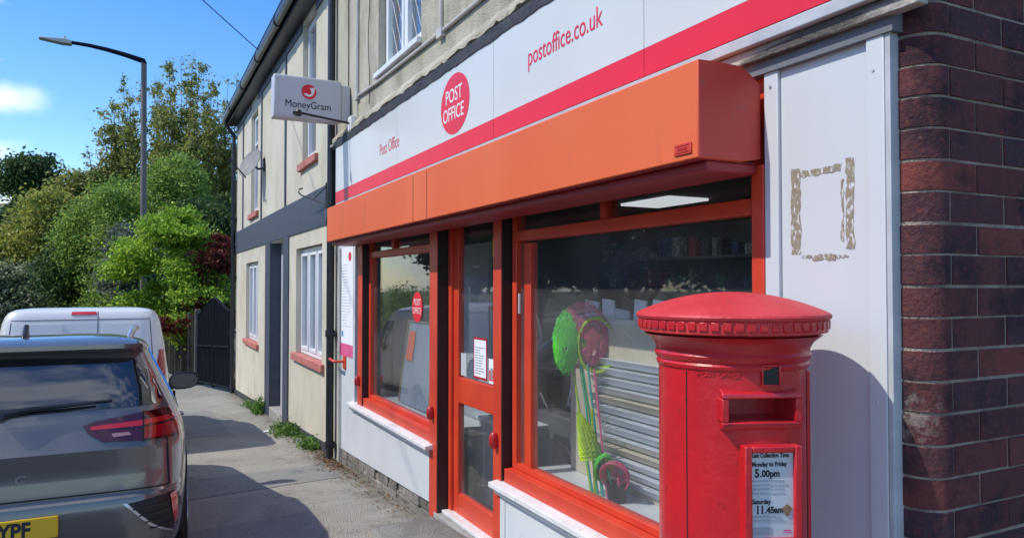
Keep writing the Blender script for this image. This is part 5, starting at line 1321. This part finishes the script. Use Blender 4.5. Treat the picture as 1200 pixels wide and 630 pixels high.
tag(MB().box(2.121, 2.5, 5.31, 7.16, .40, .445).build('window_ledge', 'shelf_white', bevel=.003), 'white ledge inside the smaller shop window', 'ledge')
sb2 = (2.09, 5.95, 1.3); so = thing('window_sticker', 'round red post office sticker on the smaller window glass', 'sticker', sb2)
loc(MB().prism([(5.83 + .125 * math.cos(i * PI / 18), 1.37 + .125 * math.sin(i * PI / 18)) for i in range(36)], 'x', 2.0755, 2.0775).build('disc', 'sign_red', so), so, sb2)
t = text('lettering', 'POST', .075, 'letter_white', so, (2.0752, 5.915, 1.385), xs=.95, ext=.0002); loc(t, so, sb2)
t = text('lettering', 'OFFICE', .075, 'letter_white', so, (2.0752, 5.94, 1.315), xs=.86, ext=.0002); loc(t, so, sb2)
# pull banner / white display inside window one
tag(MB().box(2.55, 2.58, 5.45, 6.2, .0, 1.9).build('roller_banner', 'paper_grey'), 'tall pale display banner behind the round sticker in the smaller window', 'banner')
tag(MB().box(3.2, 3.6, 6.9, 7.9, -.12, 1.7).build('counter_screen', 'board_blue', bevel=.01), 'grey-blue counter unit deep behind the smaller window', 'counter')
# posters on the door
db_ = (2.11, 4.6, 1.1); x_ = 2.1105
def poster(name, label, y0, y1, z0, z1, border, txt, seed):
    bse = (x_, (y0 + y1) / 2, z0); t = thing('poster', label, 'poster', bse); q = random.Random(seed)
    loc(MB().box(x_ - .002, x_, y0, y1, z0, z1).build('sheet', 'paper' if not border else border, t), t, bse)
    if border: loc(MB().box(x_ - .003, x_ - .0021, y0 + .014, y1 - .014, z0 + .016, z1 - .016).build('inner_sheet', 'paper', t), t, bse)
    mb = MB(); lines(mb, x_ - .0031, y0 + .03, y1 - .03, z0 + .03, z1 - .06, 11, q, .007); loc(mb.build('small_print', 'ink_grey', t), t, bse)
    return t, bse
poster('p', 'white notice with red border taped inside the shop door glass', 4.53, 4.75, .905, 1.19, 'lock_red', '', 1)
t_, bse = poster('p', 'small white notice with red symbols at the lower right of the door glass', 4.395, 4.50, .895, 1.06, None, '', 2)
loc(MB().box(x_ - .0036, x_ - .0032, 4.40, 4.445, .915, .985).build('symbol', 'sign_red', t_), t_, bse)
loc(MB().box(x_ - .0036, x_ - .0032, 4.452, 4.492, .915, .985).build('symbol', 'sign_red', t_), t_, bse)
tag(MB().box(x_ - .002, x_, 4.375, 4.44, 1.74, 1.86).build('door_sticker', 'yellow'), 'yellow sticker at the top right of the shop door glass', 'sticker')
tag(MB().box(x_ - .002, x_, 4.88, 4.975, .90, 1.06).build('leaflet', 'paper_grey'), 'crumpled pale leaflet at the lower left of the door glass', 'leaflet')

# ------------------------------------------------------------------ sky, sun, camera
SUN = Vector((-1, .15, 1.2)).normalized()
el = math.asin(SUN.z); az = math.atan2(SUN.x, SUN.y)
w = bpy.data.worlds.new('World'); S.world = w; w.use_nodes = True; nt = w.node_tree; N = nt.nodes; L = nt.links
bg = N['Background']; bg.inputs[1].default_value = .15
sky = N.new('ShaderNodeTexSky'); sky.sky_type = 'NISHITA'; sky.sun_disc = False; sky.sun_elevation = el; sky.sun_rotation = az % (2 * PI)
sky.air_density = 1.0; sky.dust_density = .15; sky.ozone_density = 3.0
tc = N.new('ShaderNodeTexCoord'); mp = N.new('ShaderNodeMapping'); mp.inputs['Scale'].default_value = (2.2, 2.2, 7.0); mp.inputs['Location'].default_value = (.35, 0, .2); L.new(tc.outputs['Generated'], mp.inputs[0])
nz = N.new('ShaderNodeTexNoise'); nz.inputs['Scale'].default_value = 1.6; nz.inputs['Detail'].default_value = 9; nz.inputs['Roughness'].default_value = .58; L.new(mp.outputs[0], nz.inputs[0])
sx = N.new('ShaderNodeSeparateXYZ'); L.new(tc.outputs['Generated'], sx.inputs[0])
lo = N.new('ShaderNodeMapRange'); lo.inputs[1].default_value = .02; lo.inputs[2].default_value = .55; lo.inputs[3].default_value = .08; lo.inputs[4].default_value = -.05; L.new(sx.outputs[2], lo.inputs[0])
# more cloud to the north-west (low) and behind the viewer
lx = N.new('ShaderNodeMapRange'); lx.inputs[1].default_value = -.02; lx.inputs[2].default_value = -.22; lx.inputs[3].default_value = -.14; lx.inputs[4].default_value = .05; L.new(sx.outputs[0], lx.inputs[0])
a1 = N.new('ShaderNodeMath'); a1.operation = 'ADD'; L.new(nz.outputs[0], a1.inputs[0]); L.new(lo.outputs[0], a1.inputs[1])
a2 = N.new('ShaderNodeMath'); a2.operation = 'ADD'; L.new(a1.outputs[0], a2.inputs[0]); L.new(lx.outputs[0], a2.inputs[1])
cr = N.new('ShaderNodeMapRange'); cr.interpolation_type = 'SMOOTHSTEP'; cr.inputs[1].default_value = .56; cr.inputs[2].default_value = .74; cr.inputs[4].default_value = .8; L.new(a2.outputs[0], cr.inputs[0])
prev = cr.outputs[0]
for (dx, dy, dz, sx_, sz_, k_) in ((-.165, .964, .205, 9, 34, .75), (-.20, .96, .150, 7, 26, .8), (-.25, -.80, .50, 2.2, 3.2, .75), (.5, -.8, .22, 2.5, 7, .7), (-.12, -.28, .95, 1.9, 1.9, .7), (-.75, -.45, .45, 3, 5, .6), (-.8, .45, .35, 3.5, 6, .6)):
    sb_ = N.new('ShaderNodeVectorMath'); sb_.operation = 'SUBTRACT'; sb_.inputs[1].default_value = (dx, dy, dz); L.new(tc.outputs['Generated'], sb_.inputs[0])
    ml = N.new('ShaderNodeVectorMath'); ml.operation = 'MULTIPLY'; ml.inputs[1].default_value = (sx_, 3, sz_); L.new(sb_.outputs[0], ml.inputs[0])
    n4 = N.new('ShaderNodeTexNoise'); n4.inputs['Scale'].default_value = 16; n4.inputs['Detail'].default_value = 8; L.new(tc.outputs['Generated'], n4.inputs[0])
    ln = N.new('ShaderNodeVectorMath'); ln.operation = 'LENGTH'; L.new(ml.outputs[0], ln.inputs[0])
    am = N.new('ShaderNodeMath'); am.operation = 'MULTIPLY_ADD'; am.inputs[1].default_value = 1.6; L.new(n4.outputs[0], am.inputs[0]); L.new(ln.outputs['Value'], am.inputs[2])
    rg_ = N.new('ShaderNodeMapRange'); rg_.interpolation_type = 'SMOOTHSTEP'; rg_.inputs[1].default_value = 1.65; rg_.inputs[2].default_value = .85; rg_.inputs[4].default_value = k_; L.new(am.outputs[0], rg_.inputs[0])
    mxm = N.new('ShaderNodeMath'); mxm.operation = 'MAXIMUM'; L.new(prev, mxm.inputs[0]); L.new(rg_.outputs[0], mxm.inputs[1]); prev = mxm.outputs[0]
mx = N.new('ShaderNodeMix'); mx.data_type = 'RGBA'; mx.inputs[7].default_value = (5.2, 5.5, 5.9, 1)
hs = N.new('ShaderNodeHueSaturation'); hs.inputs['Hue'].default_value = .509; hs.inputs['Saturation'].default_value = 1.32; hs.inputs['Value'].default_value = .92; L.new(sky.outputs[0], hs.inputs['Color'])
L.new(prev, mx.inputs[0]); L.new(hs.outputs[0], mx.inputs[6]); L.new(mx.outputs[2], bg.inputs[0])
sun = bpy.data.lights.new('sun', 'SUN'); sun.energy = 2.25; sun.angle = R(.53); sun.color = (1, .94, .84)
so_ = bpy.data.objects.new('sun', sun); COL.objects.link(so_); so_.rotation_euler = SUN.to_track_quat('Z', 'Y').to_euler(); so_.location = (-10, 5, 20)

cd = bpy.data.cameras.new('camera'); cd.lens = 26; cd.sensor_width = 36; cd.clip_end = 2000; cd.clip_start = .05
co = bpy.data.objects.new('camera', cd); COL.objects.link(co); co.location = (0, 0, 1.55); co.rotation_euler = (R(90 + 1.26), 0, R(-26.9)); S.camera = co
S.view_settings.view_transform = 'Standard'; S.view_settings.look = 'None'; S.view_settings.exposure = 0.82; S.view_settings.gamma = 1
S.render.engine = 'CYCLES'
S.cycles.max_bounces = 8; S.cycles.transparent_max_bounces = 16
